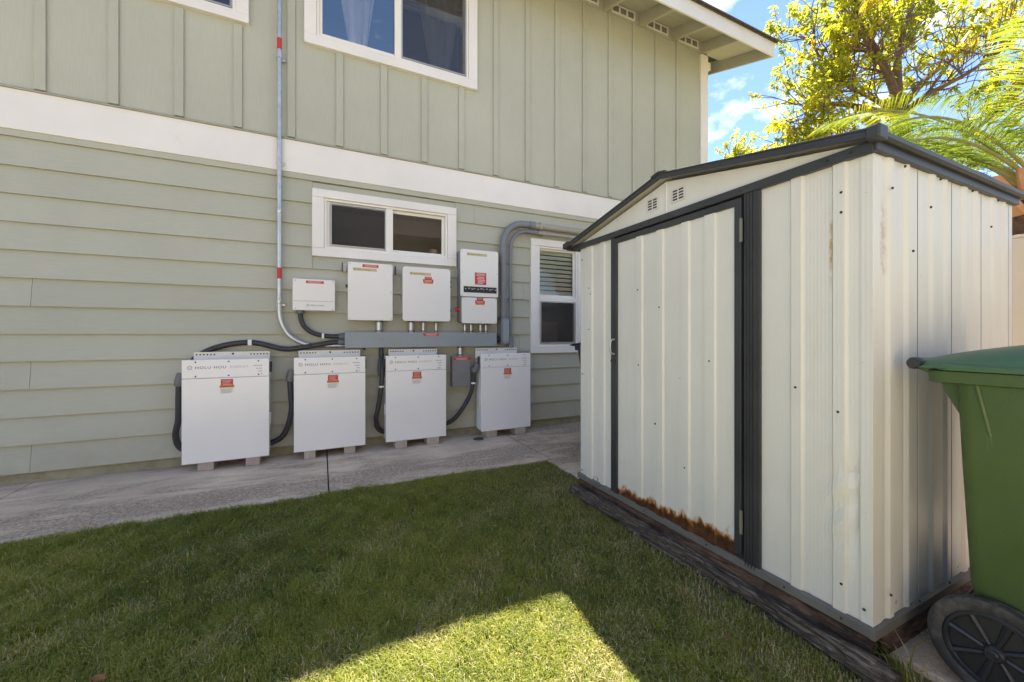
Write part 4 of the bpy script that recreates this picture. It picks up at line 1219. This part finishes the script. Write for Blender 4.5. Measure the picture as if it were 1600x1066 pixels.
def make_bin(label, body_m, lid_m, loc, rot):
    t = thing('wheeled_bin', (0, 0, 0), label, 'bin', 'wheeled rubbish bins')
    body = obj('body', loft([(-.190, .190, -.24, .20, 0.03, .05), (-.205, .205, -.25, .27, .06, .04), (-.225, .225, -.275, .306, .32, .035), (-.264, .264, -.318, .314, .72, .035), (-.285, .285, -.345, .318, .955, .035), (-.285, .285, -.345, .318, .985, .035)]), body_m, t, smooth=True)
    obj('rim', loft([(-.300, .300, -.362, .372, .952, .045), (-.308, .308, -.370, .380, .956, .05), (-.310, .310, -.372, .382, .990, .05), (-.302, .302, -.364, .374, .994, .045)]), body_m, t, smooth=True)
    # gussets under the rim on the hinge side and stiffening ribs on the flanks
    for x in (-.215, -.07, .07, .215):
        obj('gusset', MB().prism([(.300, .80), (.306, .953), (.365, .953), (.362, .93)], 'x', x - .006, x + .006), body_m, t)
    for s in (-1, 1):
        for y, z in ((.10, .82), (-.16, .80)):
            obj('rib', MB().tube([(s * .2755, y, z), (s * .2865, y, .953)], .007, 8), body_m, t, smooth=True)
        obj('rib', MB().tube([(s * .266, .245, .80), (s * .285, .268, .953)], .007, 8), body_m, t, smooth=True)
    # lid: a shallow dome with a turned-down lip
    mb = MB(); vs = []; nx, ny = 20, 28
    for j in range(ny + 1):
        v = j / ny; y = .400 - v * .80
        zc = .022 + .066 * math.sin(math.pi * min(1, v * 1.05)) ** .8
        for i in range(nx + 1):
            u = i / nx * 2 - 1; x = u * .318
            e = max(0.0, 1 - abs(u) ** 7) * (1 if v > .02 else .6)
            vs.append((x, y, .998 + zc * e * (1 - .12 * u * u)))
    mb.add(vs, [(j * (nx + 1) + i, j * (nx + 1) + i + 1, (j + 1) * (nx + 1) + i + 1, (j + 1) * (nx + 1) + i) for j in range(ny) for i in range(nx)])
    lid = obj('lid', mb, lid_m, t, smooth=True)
    so = lid.modifiers.new('thickness', 'SOLIDIFY'); so.thickness = .006; so.offset = 1
    obj('lid_lip', loft([(-.321, .321, -.40, .36, .994, .05), (-.323, .323, -.402, .362, 1.008, .05), (-.316, .316, -.395, .355, 1.012, .045)]), lid_m, lid, smooth=True)
    # handle bar with end caps, and hinge knuckles
    obj('handle', MB().tube([(-.308, .400, 1.012), (.308, .400, 1.012)], .0165, 14), body_m, t, smooth=True)
    for s in (-1, 1):
        obj('handle_cap', MB().lathe([(0, -.012), (.015, -.012), (.0195, -.006), (.0195, .02)] if s < 0 else [(.0195, -.02), (.0195, .006), (.015, .012), (0, .012)], (s * .310, .400, 1.012), 'x', 16), M['black'], t, smooth=True)
        obj('hinge_arm', MB().prism([(.345, .965), (.345, .995), (.405, 1.030), (.418, 1.012), (.405, .992)], 'x', s * .27 - .012, s * .27 + .012), body_m, t, bevel=.003)
    obj('axle', MB().tube([(-.26, .237, .150), (.26, .237, .150)], .011, 10), M['rail'], t, smooth=True)
    for s in (-1, 1):
        cx = s * .249
        tyre = [(.112, -.020), (.120, -.0235), (.138, -.0245), (.1455, -.021), (.1495, -.012), (.1495, -.006), (.147, -.005), (.147, .005), (.1495, .006), (.1495, .012), (.1455, .021), (.138, .0245), (.120, .0235), (.112, .020)]
        w = obj('wheel', MB().lathe([(.004, -.012), (.10, -.010), (.100, .010), (.004, .012)], (cx, .237, .150), 'x', 36), M['black'], t)
        obj('tyre', MB().lathe(tyre, (cx, .237, .150), 'x', 56), M['tyre'], w, smooth=True)
        obj('rim_ring', MB().lathe([(.098, -.018), (.101, -.0225), (.108, -.0225), (.113, -.018), (.113, .018), (.108, .0225), (.101, .0225), (.098, .018), (.098, -.018)], (cx, .237, .150), 'x', 48), M['spoke'], w, smooth=True)
        hub = [(0, -.034), (.008, -.034), (.011, -.031), (.018, -.031), (.022, -.027), (.026, -.014), (.026, .014), (.022, .027), (0, .03)]
        obj('hub', MB().lathe([(r, a if s < 0 else -a) for r, a in hub], (cx, .237, .150), 'x', 24), M['spoke'], w, smooth=True)
        for k in range(8):
            a = 2 * math.pi * (k + .35) / 8
            c, s_ = math.cos(a), math.sin(a)
            obj('spoke', MB().tube([(cx + s * .012, .237 + .02 * c, .150 + .02 * s_), (cx + s * .010, .237 + .102 * c, .150 + .102 * s_)], [.0075, .012], 8), M['spoke'], w, smooth=True)
    t.location = loc; t.rotation_euler = (0, 0, rot)
    return t


make_bin('green wheeled bin with a darker green lid standing beside the shed', M['bin'], M['lid'], (2.085, .220, -.004), 0)
make_bin('black wheeled bin in the gap between the shed and the tall window', M['darkbin'], M['darkbin'], (2.65, 3.05, -.002), R(-90))

# ================================================================== FENCE
def fence_run(x0, y0, x1, y1, label, lattice, htop=1.70):
    L = math.hypot(x1 - x0, y1 - y0)
    along_y = abs(y1 - y0) > abs(x1 - x0)
    t = thing('vinyl_fence', (x0, y0, -.03), label, 'fence', 'tan vinyl fence runs round the yard')
    def bx(nm, s0, s1, d0, d1, z0, z1, bev=.003):
        if along_y: b = MB().box(x0 + d0, x0 + d1, y0 + s0, y0 + s1, z0, z1)
        else: b = MB().box(x0 + s0, x0 + s1, y0 + d0, y0 + d1, z0, z1)
        return obj(nm, b, M['fence'], t, bevel=bev)
    n = max(1, round(L / 1.83)); st = L / n
    for k in range(n + 1):
        p = bx('post', k * st - .0635, k * st + .0635, -.0635, .0635, -.03, htop + .04)
        bx('post_cap', k * st - .072, k * st + .072, -.072, .072, htop + .0405, htop + .062, .008)
    for k in range(n):
        a, b = k * st + .064, (k + 1) * st - .064
        bx('rail', a, b, -.022, .022, htop - .13, htop)
        bx('rail', a, b, -.022, .022, 1.18, 1.31)
        bx('rail', a, b, -.022, .022, .03, .17)
        m = 10
        for j in range(m):
            w = (b - a) / m
            bx('board', a + j * w + .0015, a + (j + 1) * w - .0015, -.011, .011, .1705, 1.1795, .002)
        if lattice:
            for z in (1.365, 1.462): bx('lattice_slat', a, b, -.009, .003, z, z + .050, 0)
            q = a + .045
            while q < b - .05:
                bx('lattice_slat', q, q + .05, .0035, .010, 1.3105, htop - .1305, 0); q += .10
    return t


fence_run(4.2, .935 - 1.83 * 2, 4.2, .935 + 1.83 * 2, 'tan vinyl fence with square lattice openings behind the shed', True)
fence_run(-7.0, -3.2, 4.05, -3.2, 'added tan vinyl fence out of view, bouncing sunlight into the shade', False)  # out of view, added to bounce sunlight back toward the house

# ================================================================== NEIGHBOUR
nb = thing('neighbour_house', (17, 14, -.03), 'cream neighbouring house showing past the corner of the green house', 'house')
obj('wall', MB().box(13.2, 23, 9.6, 19, -.03, 6.7), M['cream_wall'], nb)
obj('roof', MB().prism([(9.0, 6.55), (14.3, 8.6), (19.6, 6.55), (19.6, 6.72), (14.3, 8.8), (9.0, 6.72)], 'x', 12.6, 23.6), M['shingle'], nb)
obj('fascia', MB().box(12.58, 23.6, 8.96, 8.999, 6.5, 6.74), M['fascia'], nb)
obj('barge_board', MB().prism([(9.0, 6.50), (14.3, 8.55), (19.6, 6.50), (19.6, 6.71), (14.3, 8.78), (9.0, 6.71)], 'x', 12.56, 12.599), M['fascia'], nb)
for x in (14.5, 17.5):
    wv = obj('window', MB().box(x, x + 1.3, 9.56, 9.599, 4.4, 5.6), M['trim'], nb)
    obj('pane', MB().box(x + .08, x + 1.22, 9.55, 9.559, 4.48, 5.52), M['interior'], wv)


nc = thing('neighbour_house', (-1, -14, -.03), 'added cream stucco house out of view, reflected in the windows', 'house')  # unseen house added to block low sky in window reflections and bounce light
obj('wall', MB().box(-9, 7, -18, -9.5, -.03, 5.4), M['cream_wall'], nc)
obj('roof', MB().prism([(-8.9, 5.2), (-13.75, 7.4), (-18.6, 5.2), (-18.6, 5.4), (-13.75, 7.65), (-8.9, 5.4)], 'x', -9.6, 7.6), M['shingle'], nc)
for x in (-7, -3, 1, 4.5):
    wv = obj('window', MB().box(x, x + 1.5, -9.499, -9.46, 3.3, 4.6), M['trim'], nc)
    obj('pane', MB().box(x + .08, x + 1.42, -9.459, -9.45, 3.38, 4.52), M['interior'], wv)

# ================================================================== VEGETATION
def np_mesh(name, verts, faces_flat, nper, tint, mat, parent=None, smooth=False):
    me = bpy.data.meshes.new(name)
    nv, nf = len(verts), len(faces_flat) // nper
    me.vertices.add(nv); me.vertices.foreach_set('co', np.ascontiguousarray(verts, dtype=np.float32).ravel())
    me.loops.add(nf * nper); me.loops.foreach_set('vertex_index', np.ascontiguousarray(faces_flat, dtype=np.int32))
    me.polygons.add(nf)
    me.polygons.foreach_set('loop_start', np.arange(nf, dtype=np.int32) * nper)
    at = me.attributes.new('tint', 'FLOAT', 'POINT'); at.data.foreach_set('value', np.ascontiguousarray(tint, dtype=np.float32))
    me.update(calc_edges=True)
    if smooth: me.polygons.foreach_set('use_smooth', np.ones(nf, dtype=bool))
    me.materials.append(mat)
    o = bpy.data.objects.new(name, me); COL.objects.link(o)
    if parent is not None: o.parent = parent
    return o


def fnoise(x, y, sc, seed):
    """cheap smooth field in 0..1"""
    v = np.zeros_like(x)
    r = np.random.default_rng(seed)
    for k in range(7):
        a = r.uniform(0, 2 * np.pi); f = sc * r.uniform(.5, 1.9)
        v += np.sin((x * np.cos(a) + y * np.sin(a)) * f + r.uniform(0, 6.28))
    return 1 / (1 + np.exp(-v * .9))


def make_grass():
    fx_, cx_ = 623.7, 800
    ca, sa = math.cos(R(25.49)), math.sin(R(25.49))
    X, Y = [], []
    def fill(n, x0, x1, y0, y1):
        X.append(rng.uniform(x0, x1, n)); Y.append(rng.uniform(y0, y1, n))
    fill(600000, -1.95, 1.80, .55, 3.10)     # the part of the lawn before the lens
    fill(430000, -5.2, 1.80, -1.2, 3.08)
    tx, ty = rng.normal(1.70, .03, 260), rng.normal(.615, .022, 260)     # a weedy tuft at the shed corner
    X.append(tx); Y.append(ty)        # the rest of the yard, thinner
    x = np.concatenate(X); y = np.concatenate(Y)
    core = np.arange(len(x)) < 600000
    dep = x * sa + y * ca; lat = x * ca - y * sa
    px = cx_ + fx_ * lat / np.maximum(dep, .05); py = 524 + fx_ * 1.1 / np.maximum(dep, .05)
    soft = rng.uniform(0, 400, len(x))
    seen = (dep > .3) & (px > -60 - soft) & (px < 1660 + soft) & (py < 1130 + soft)
    keep = np.where(core, seen, ~seen | (rng.random(len(x)) < .3))
    edge = 3.062 + .012 * np.sin(x * 9) + .010 * np.sin(x * 23 + 1) + .008 * np.sin(x * 61)
    keep &= y < edge
    xe = np.where(y < 1.2, 1.60, np.where(y < 2.42, 1.585, 1.80)) + .012 * np.sin(y * 31) + .012 * np.sin(y * 11)
    bare = fnoise(x, y, 9, 3)
    keep &= (x < xe) | ((x < 1.79) & (y < .68) & (np.arange(len(x)) >= len(x) - 260))
    keep &= ~((x < .42) & (y < .065))
    tuft = np.arange(len(x)) >= len(x) - 260
    keep &= ~((x > 1.42) & (rng.random(len(x)) < .40))
    keep &= ~((y < .62) & (x > 1.79))
    # a few thin patches
    keep &= ~((fnoise(x, y, 14, 5) > .90) & (rng.random(len(x)) < .65))
    keep &= ~((fnoise(x, y, 38, 6) > .88) & (rng.random(len(x)) < .5))
    x, y, bare, tuft, core = x[keep], y[keep], bare[keep], tuft[keep], core[keep]
    # thin out with distance: blades shrink below a pixel
    n = len(x)
    lush = .6 * fnoise(x, y, 6, 8) + .4 * fnoise(x, y, 27, 18)
    nearpath = np.clip((y - 2.4) / .6, 0, 1)
    shed_side = np.clip((x - .75) / .75, 0, 1)
    hgt = (.011 + .018 * lush ** 1.5 + .012 * nearpath * (1 - shed_side)) * rng.uniform(.55, 1.35, n) * (1 - .35 * shed_side)
    hgt = np.where(tuft, rng.uniform(.05, .13, n), hgt)
    lean = rng.uniform(.15, 1.9, n) * hgt
    az = rng.uniform(0, 2 * np.pi, n)
    wid = rng.uniform(.0007, .0018, n) * np.where(core, 1.0, 1.6)
    dx, dy = np.cos(az), np.sin(az)
    sx, sy = -dy * wid, dx * wid
    z0 = np.full(n, -.03) + .004 * fnoise(x, y, 20, 2)
    V = np.empty((n, 5, 3), np.float32)
    V[:, 0] = np.stack([x - sx, y - sy, z0], 1); V[:, 1] = np.stack([x + sx, y + sy, z0], 1)
    mx, my, mz = x + dx * lean * .35, y + dy * lean * .35, z0 + .012 + hgt * .62
    V[:, 2] = np.stack([mx + sx * .8, my + sy * .8, mz], 1); V[:, 3] = np.stack([mx - sx * .8, my - sy * .8, mz], 1)
    V[:, 4] = np.stack([x + dx * lean, y + dy * lean, z0 + .012 + hgt * rng.uniform(.7, 1.05, n)], 1)
    b = (np.arange(n) * 5)[:, None]
    F = np.concatenate([b + np.array([0, 1, 2]), b + np.array([0, 2, 3]), b + np.array([3, 2, 4])], 1).astype(np.int32).ravel()
    t = np.clip(.34 + .32 * (rng.random(n) - .5) + .30 * (fnoise(x, y, 4, 21) - .5) + .22 * (fnoise(x, y, 25, 4) - .5), 0, .70)
    straw = rng.random(n) < (.05 + .22 * shed_side + .22 * np.clip((fnoise(x, y, 11, 9) - .7) * 5, 0, 1) * (1 - nearpath) + .05 * bare * (1 - nearpath))
    t = np.where(straw, rng.uniform(.76, 1.0, n), t)
    o = np_mesh('grass', V.reshape(-1, 3), F, 3, np.repeat(t, 5), M['grass'])
    tag(o, 'short green lawn grass flecked with straw', 'grass', kind='stuff')


make_grass()

LEAF = MB().add([(0, 0, 0), (.018, .012, .004), (.032, .004, .010), (.040, -.004, .004), (.026, -.014, .006), (.010, -.010, .008), (.02, 0, -.001)],
                [(0, 1, 6), (1, 2, 6), (2, 3, 6), (3, 4, 6), (4, 5, 6), (5, 0, 6)])
for k, (x, y, lb) in enumerate(((-.62, 1.70, 'curled brown dead leaf lying alone in the open lawn'), (-.02, 2.25, 'small brown dead leaf in the lawn straight out from the path joint'), (1.33, .98, 'brown dead leaf in the dry grass by the shed sleeper'), (.52, 2.55, 'pale dead leaf in the lawn below the duct'), (1.50, 2.86, 'tan dead leaf by the corner of the path and shed'))):
    m2 = MB(); a = random.uniform(0, 6.28); sc = random.uniform(.8, 1.2)
    for v in LEAF.v: m2.v.append((x + sc * (v[0] * math.cos(a) - v[1] * math.sin(a)), y + sc * (v[0] * math.sin(a) + v[1] * math.cos(a)), .008 + sc * v[2]))
    m2.f = list(LEAF.f)
    top('dead_leaf', m2, M['leaf_dead'], lb, 'leaf', 'dead leaves on the lawn')


class Leaves:
    def __init__(s): s.v = []; s.t = []

    def leaf(s, base, d, up, L, W, tint, droop=.25):
        """a pointed leaf of two folded halves"""
        side_ = d.cross(up)
        if side_.length < 1e-4: side_ = d.orthogonal()
        side_.normalize(); nn = side_.cross(d).normalized()
        m = base + d * L * .48 + nn * L * .05
        tip = base + d * L - Vector((0, 0, 1)) * L * droop
        a = m + side_ * W * .5 + nn * W * .18; b = m - side_ * W * .5 + nn * W * .18
        s.v += [base, a, tip, base, tip, b]
        s.t += [tint] * 6

    def build(s, name, mat, parent):
        off = WORLD_LOC[parent.name]
        v = np.array([tuple(p) for p in s.v], np.float32) - np.array(off, np.float32)
        return np_mesh(name, v, np.arange(len(v), dtype=np.int32), 3, np.array(s.t, np.float32), mat, parent)


def rv(): return Vector((random.gauss(0, 1), random.gauss(0, 1), random.gauss(0, 1))).normalized()


def rosette(LV, p, d, n, L, spread, base_t):
    for k in range(n):
        dd = (d * .55 + rv() * spread).normalized()
        LV.leaf(p + rv() * .03, dd, Vector((0, 0, 1)) + rv() * .35, L * random.uniform(.65, 1.25), L * random.uniform(.28, .40), min(1, max(0, base_t + random.gauss(0, .16))), random.uniform(.1, .5))


def tree(name, base, limbs, label, cat, twig_n, leafL, seed, thick=.11):
    random.seed(seed)
    t = thing(name, base, label, cat)
    wood = MB(); LV = Leaves()
    tips = []
    def grow(p, d, L, r, depth):
        n = 5; pts = [p]; dd = d.copy()
        for k in range(n):
            dd = (dd + rv() * .22 + Vector((0, 0, .05))).normalized()
            pts.append(pts[-1] + dd * L / n)
        wood.tube(pts, [r * (1 - .55 * k / n) for k in range(n + 1)], 5 if depth > 1 else 7, False)
        if depth >= 2:
            for q in pts[3:]:
                tips.append((q, dd))
            return
        m = random.randint(3, 4)
        for k in range(m):
            q = pts[random.randint(1, n)]
            grow(q, (dd * .7 + rv() * .8 + Vector((0, 0, .15))).normalized(), L * random.uniform(.5, .75), r * .5, depth + 1)
        grow(pts[-1], (dd + rv() * .3).normalized(), L * .65, r * .5, depth + 1)
    for li, (pts, r0, r1) in enumerate(limbs):
        P = smooth_path(pts, 5)
        wood.tube(P, [r0 + (r1 - r0) * k / (len(P) - 1) for k in range(len(P))], 9, False)
        if li == 0: continue
        for k in range(len(P)):
            f = k / (len(P) - 1)
            if f < .22: continue
            for _ in range(twig_n if random.random() < .8 else twig_n - 1):
                tang = (P[min(k + 1, len(P) - 1)] - P[k - 1]).normalized()
                grow(P[k], (tang * .5 + rv() * .8 + Vector((0, 0, .2))).normalized(), random.uniform(.40, .85), .013, 1)
    wo = obj('trunk', wood, M['bark'], t, smooth=True)
    for p, d in tips:
        if mnoise.noise(p * 1.1 + Vector((seed, 0, 0))) < -.24: continue     # bare twigs and gaps
        tone = .45 + .35 * mnoise.noise(p * 1.7 + Vector((0, seed, 0)))
        if random.random() < .03: tone += .4
        rosette(LV, p, d, random.randint(7, 10), leafL, .75, tone)
    LV.build('crown', M['tree_leaf'], t)
    return t


TB = (9.25, 3.2, -.03)
LIMBS = [([(9.25, 3.2, -.1), (9.2, 3.25, 1.5), (9.12, 3.3, 3.2), (9.05, 3.33, 4.4), (9.01, 3.35, 5.06)], .19, .10),
         ([(9.01, 3.35, 5.0), (8.76, 3.36, 5.4), (8.28, 3.37, 5.82), (7.9, 3.38, 6.0), (7.65, 3.4, 6.4)], .075, .02),
         ([(9.01, 3.35, 5.0), (9.24, 3.46, 5.81), (9.4, 3.49, 6.28), (9.82, 3.51, 7.08), (10.2, 3.56, 8.22)], .075, .02),
         ([(9.0, 3.36, 4.95), (8.27, 3.48, 5.12), (7.62, 3.58, 5.2)], .055, .012),
         ([(9.0, 3.35, 4.9), (8.27, 3.93, 5.22), (7.95, 4.12, 5.05), (7.75, 4.3, 4.8)], .055, .012),
         ([(9.01, 3.35, 5.0), (9.87, 3.27, 5.76), (10.86, 3.24, 6.39), (12.01, 3.14, 7.31)], .07, .02),
         ([(9.01, 3.35, 4.9), (8.75, 2.9, 4.95), (8.7, 2.5, 5.0), (8.8, 2.1, 5.2)], .05, .015),
         ([(8.28, 3.37, 5.82), (8.14, 3.65, 5.94), (8.09, 4.01, 5.98), (7.91, 4.2, 6.46)], .04, .012),
         ([(9.4, 3.49, 6.28), (9.54, 3.87, 7.12), (9.51, 4.11, 7.9)], .05, .012),
         ([(8.76, 3.36, 5.4), (8.1, 3.24, 5.45), (7.7, 3.21, 5.5)], .04, .012),
         ([(9.1, 3.3, 3.7), (8.6, 3.5, 4.1), (8.1, 3.7, 4.3), (7.7, 3.8, 4.35)], .05, .012),
         ([(9.1, 3.3, 3.6), (9.4, 2.8, 4.2), (9.9, 2.5, 4.7), (10.4, 2.3, 5.3)], .05, .012)]
tree('broadleaf_tree', TB, LIMBS, 'sunlit yellow green broadleaf tree with bare forked limbs behind the shed', 'tree', 2, .092, 5)

sap = [([(11.55, 8.1, -.1), (11.5, 8.1, 3), (11.45, 8.1, 5.6)], .06, .03), ([(11.45, 8.1, 5.5), (11.4, 8.1, 5.9), (11.42, 8.12, 6.3)], .02, .01)]


def frond(LV, wood, base, d, L, droop, nl, leafL, tone, hang=.5, wid=.016, twist=None, r0=.016):
    """a feather frond: curved stalk with paired strap leaflets"""
    pts = []; p = Vector(base); dd = Vector(d).normalized(); n = 22
    for k in range(n + 1):
        pts.append(p.copy())
        dd = (dd - Vector((0, 0, 1)) * droop / n * (0.4 + 1.4 * k / n)).normalized()
        p = p + dd * L / n
    wood.tube(pts, [r0 * (1 - .85 * k / n) for k in range(n + 1)], 6, False)
    for k in range(nl):
        f = .16 + .84 * k / (nl - 1)
        i = min(int(f * n), n - 1); q = pts[i].lerp(pts[i + 1], f * n - i)
        tang = (pts[i + 1] - pts[i]).normalized()
        sd = tang.cross(Vector((0, 0, 1))); sd = sd.normalized() if sd.length > 1e-3 else Vector((1, 0, 0))
        up = sd.cross(tang).normalized()
        ln = leafL * (math.sin(math.pi * min(1, .18 + .80 * f)) ** .6) * random.uniform(.85, 1.1)
        for s in (-1, 1):
            ld = (sd * s * .85 + tang * .55 + up * .30 + rv() * .07).normalized()
            w = wid * random.uniform(.7, 1.1)
            m1 = q + ld * ln * .5 - Vector((0, 0, 1)) * ln * hang * .16
            e = q + ld * ln * .9 - Vector((0, 0, 1)) * ln * hang * .75
            wv = tang * w * .5 + up * w * .25
            tt = min(1, max(0, tone + random.gauss(0, .14)))
            LV.v += [q, m1 + wv, m1 - wv, m1 + wv, e, m1 - wv]; LV.t += [tt] * 6


def feather_palm(name, base, trunk_h, trunk_r, fronds, label, leaf_mat_, gold=None, boots=True, seed=1):
    random.seed(seed)
    t = thing(name, base, label, 'palm')
    b = Vector(base)
    mb = MB(); n = 40; m = 22; vs = []
    for j in range(n + 1):
        z = trunk_h * j / n
        for k in range(m):
            a = 2 * math.pi * k / m
            rr = trunk_r * (1.08 - .12 * j / n) + .03 * abs(math.sin(a * 5.5 + (j // 2) * .9)) * (1 if j % 2 else .35) + mnoise.noise(Vector((a * 3, z * 9, seed))) * .02
            vs.append((b.x + rr * math.cos(a), b.y + rr * math.sin(a), b.z + z))
    mb.add(vs, [(j * m + k, j * m + (k + 1) % m, (j + 1) * m + (k + 1) % m, (j + 1) * m + k) for j in range(n) for k in range(m)])
    obj('trunk', mb, M['palm_bark'], t)
    topz = b.z + trunk_h
    if boots:
        for k in range(16):
            a = 2.4 * k + .3; z = topz - .22 + .26 * (k % 5) / 5
            c = Vector((b.x + trunk_r * math.cos(a), b.y + trunk_r * math.sin(a), z))
            o = Vector((math.cos(a), math.sin(a), 0)); s_ = Vector((-math.sin(a), math.cos(a), 0))
            bm = MB()
            sect = [(0, .075, 0.0), (.07, .065, .07), (.13, .05, .16)]
            vv = []
            for out, hw, up in sect:
                q = c + o * out + Vector((0, 0, up))
                vv += [q - s_ * hw, q - s_ * hw * .6 + o * .03, q + s_ * hw * .6 + o * .03, q + s_ * hw, q + s_ * hw * .5 - o * .02 + Vector((0, 0, .01)), q - s_ * hw * .5 - o * .02 + Vector((0, 0, .01))]
            bm.add(vv, [(i * 6 + j, i * 6 + (j + 1) % 6, (i + 1) * 6 + (j + 1) % 6, (i + 1) * 6 + j) for i in range(2) for j in range(6)] + [tuple(range(5, -1, -1)), tuple(range(12, 18))])
            obj('frond_stub', bm, M['boot'], t)
    for (d, L, droop, nl, ll, tone, hang, st, wd) in fronds:
        LV = Leaves(); wood = MB()
        frond(LV, wood, (b.x + d[0] * .06, b.y + d[1] * .06, topz - .02 + st), d, L, droop, nl, ll, tone, hang, wd)
        f = obj('frond', wood, M['boot'] if gold else M['palm_stalk'], t, smooth=True)
        LV.build('leaflets', gold or leaf_mat_, f)
    return t


M['palm_stalk'] = paint('palm_stalk', (0.20, 0.21, 0.07), .5, .15, 9)
FR = []
random.seed(31)
for k in range(17):
    a = 2 * math.pi * k / 17 + random.uniform(-.15, .15)
    el = random.uniform(.45, 1.6)
    FR.append(((math.cos(a), math.sin(a), el), random.uniform(1.45, 2.0), random.uniform(1.3, 2.2), 92, random.uniform(.38, .52), random.uniform(.35, .8), random.uniform(.25, .6), random.uniform(-.05, .12), .008))
# fronds that reach over the shed
for a, el, L, dr in ((118, .75, 1.9, 1.5), (140, 1.0, 1.8, 1.6), (100, 1.3, 2.0, 1.5), (160, .8, 1.7, 1.7), (128, .35, 1.6, 1.1), (85, .9, 1.9, 1.5)):
    FR.append(((math.cos(R(a)), math.sin(R(a)), el), L, dr, 130, .44, .55, .5, .05, .0072))
feather_palm('feather_palm', (4.95, .98, -.03), 2.2, .20, FR, 'short palm with arching green fronds and a brown fibrous trunk beyond the fence', M['palm_leaf'], seed=4)
CF = []
for k in range(13):
    a = 2 * math.pi * k / 13 + random.uniform(-.12, .12)
    CF.append(((math.cos(a), math.sin(a), random.uniform(-.1, 1.1)), random.uniform(3.0, 3.6), random.uniform(1.2, 2.0), 80, random.uniform(.60, .75), random.uniform(.3, .7), .9, 0, .022))
CF.append(((-.62, 1.15, .42), 3.7, .95, 150, .62, .55, 1.0, 0, .014))
CF.append(((-.50, 1.15, .62), 3.8, 1.0, 150, .62, .7, 1.0, 0, .014))
feather_palm('tall_palm', (8.35, -.35, -.03), 6.0, .17, CF, 'tall palm with yellowing fronds hanging over the top of the tree', M['palm_leaf'], M['palm_gold'], boots=False, seed=9)
tree('sapling', (11.55, 8.1, -.03), sap, 'slender sapling tip showing above the shed roof beside the house corner', 'tree', 2, .11, 12)
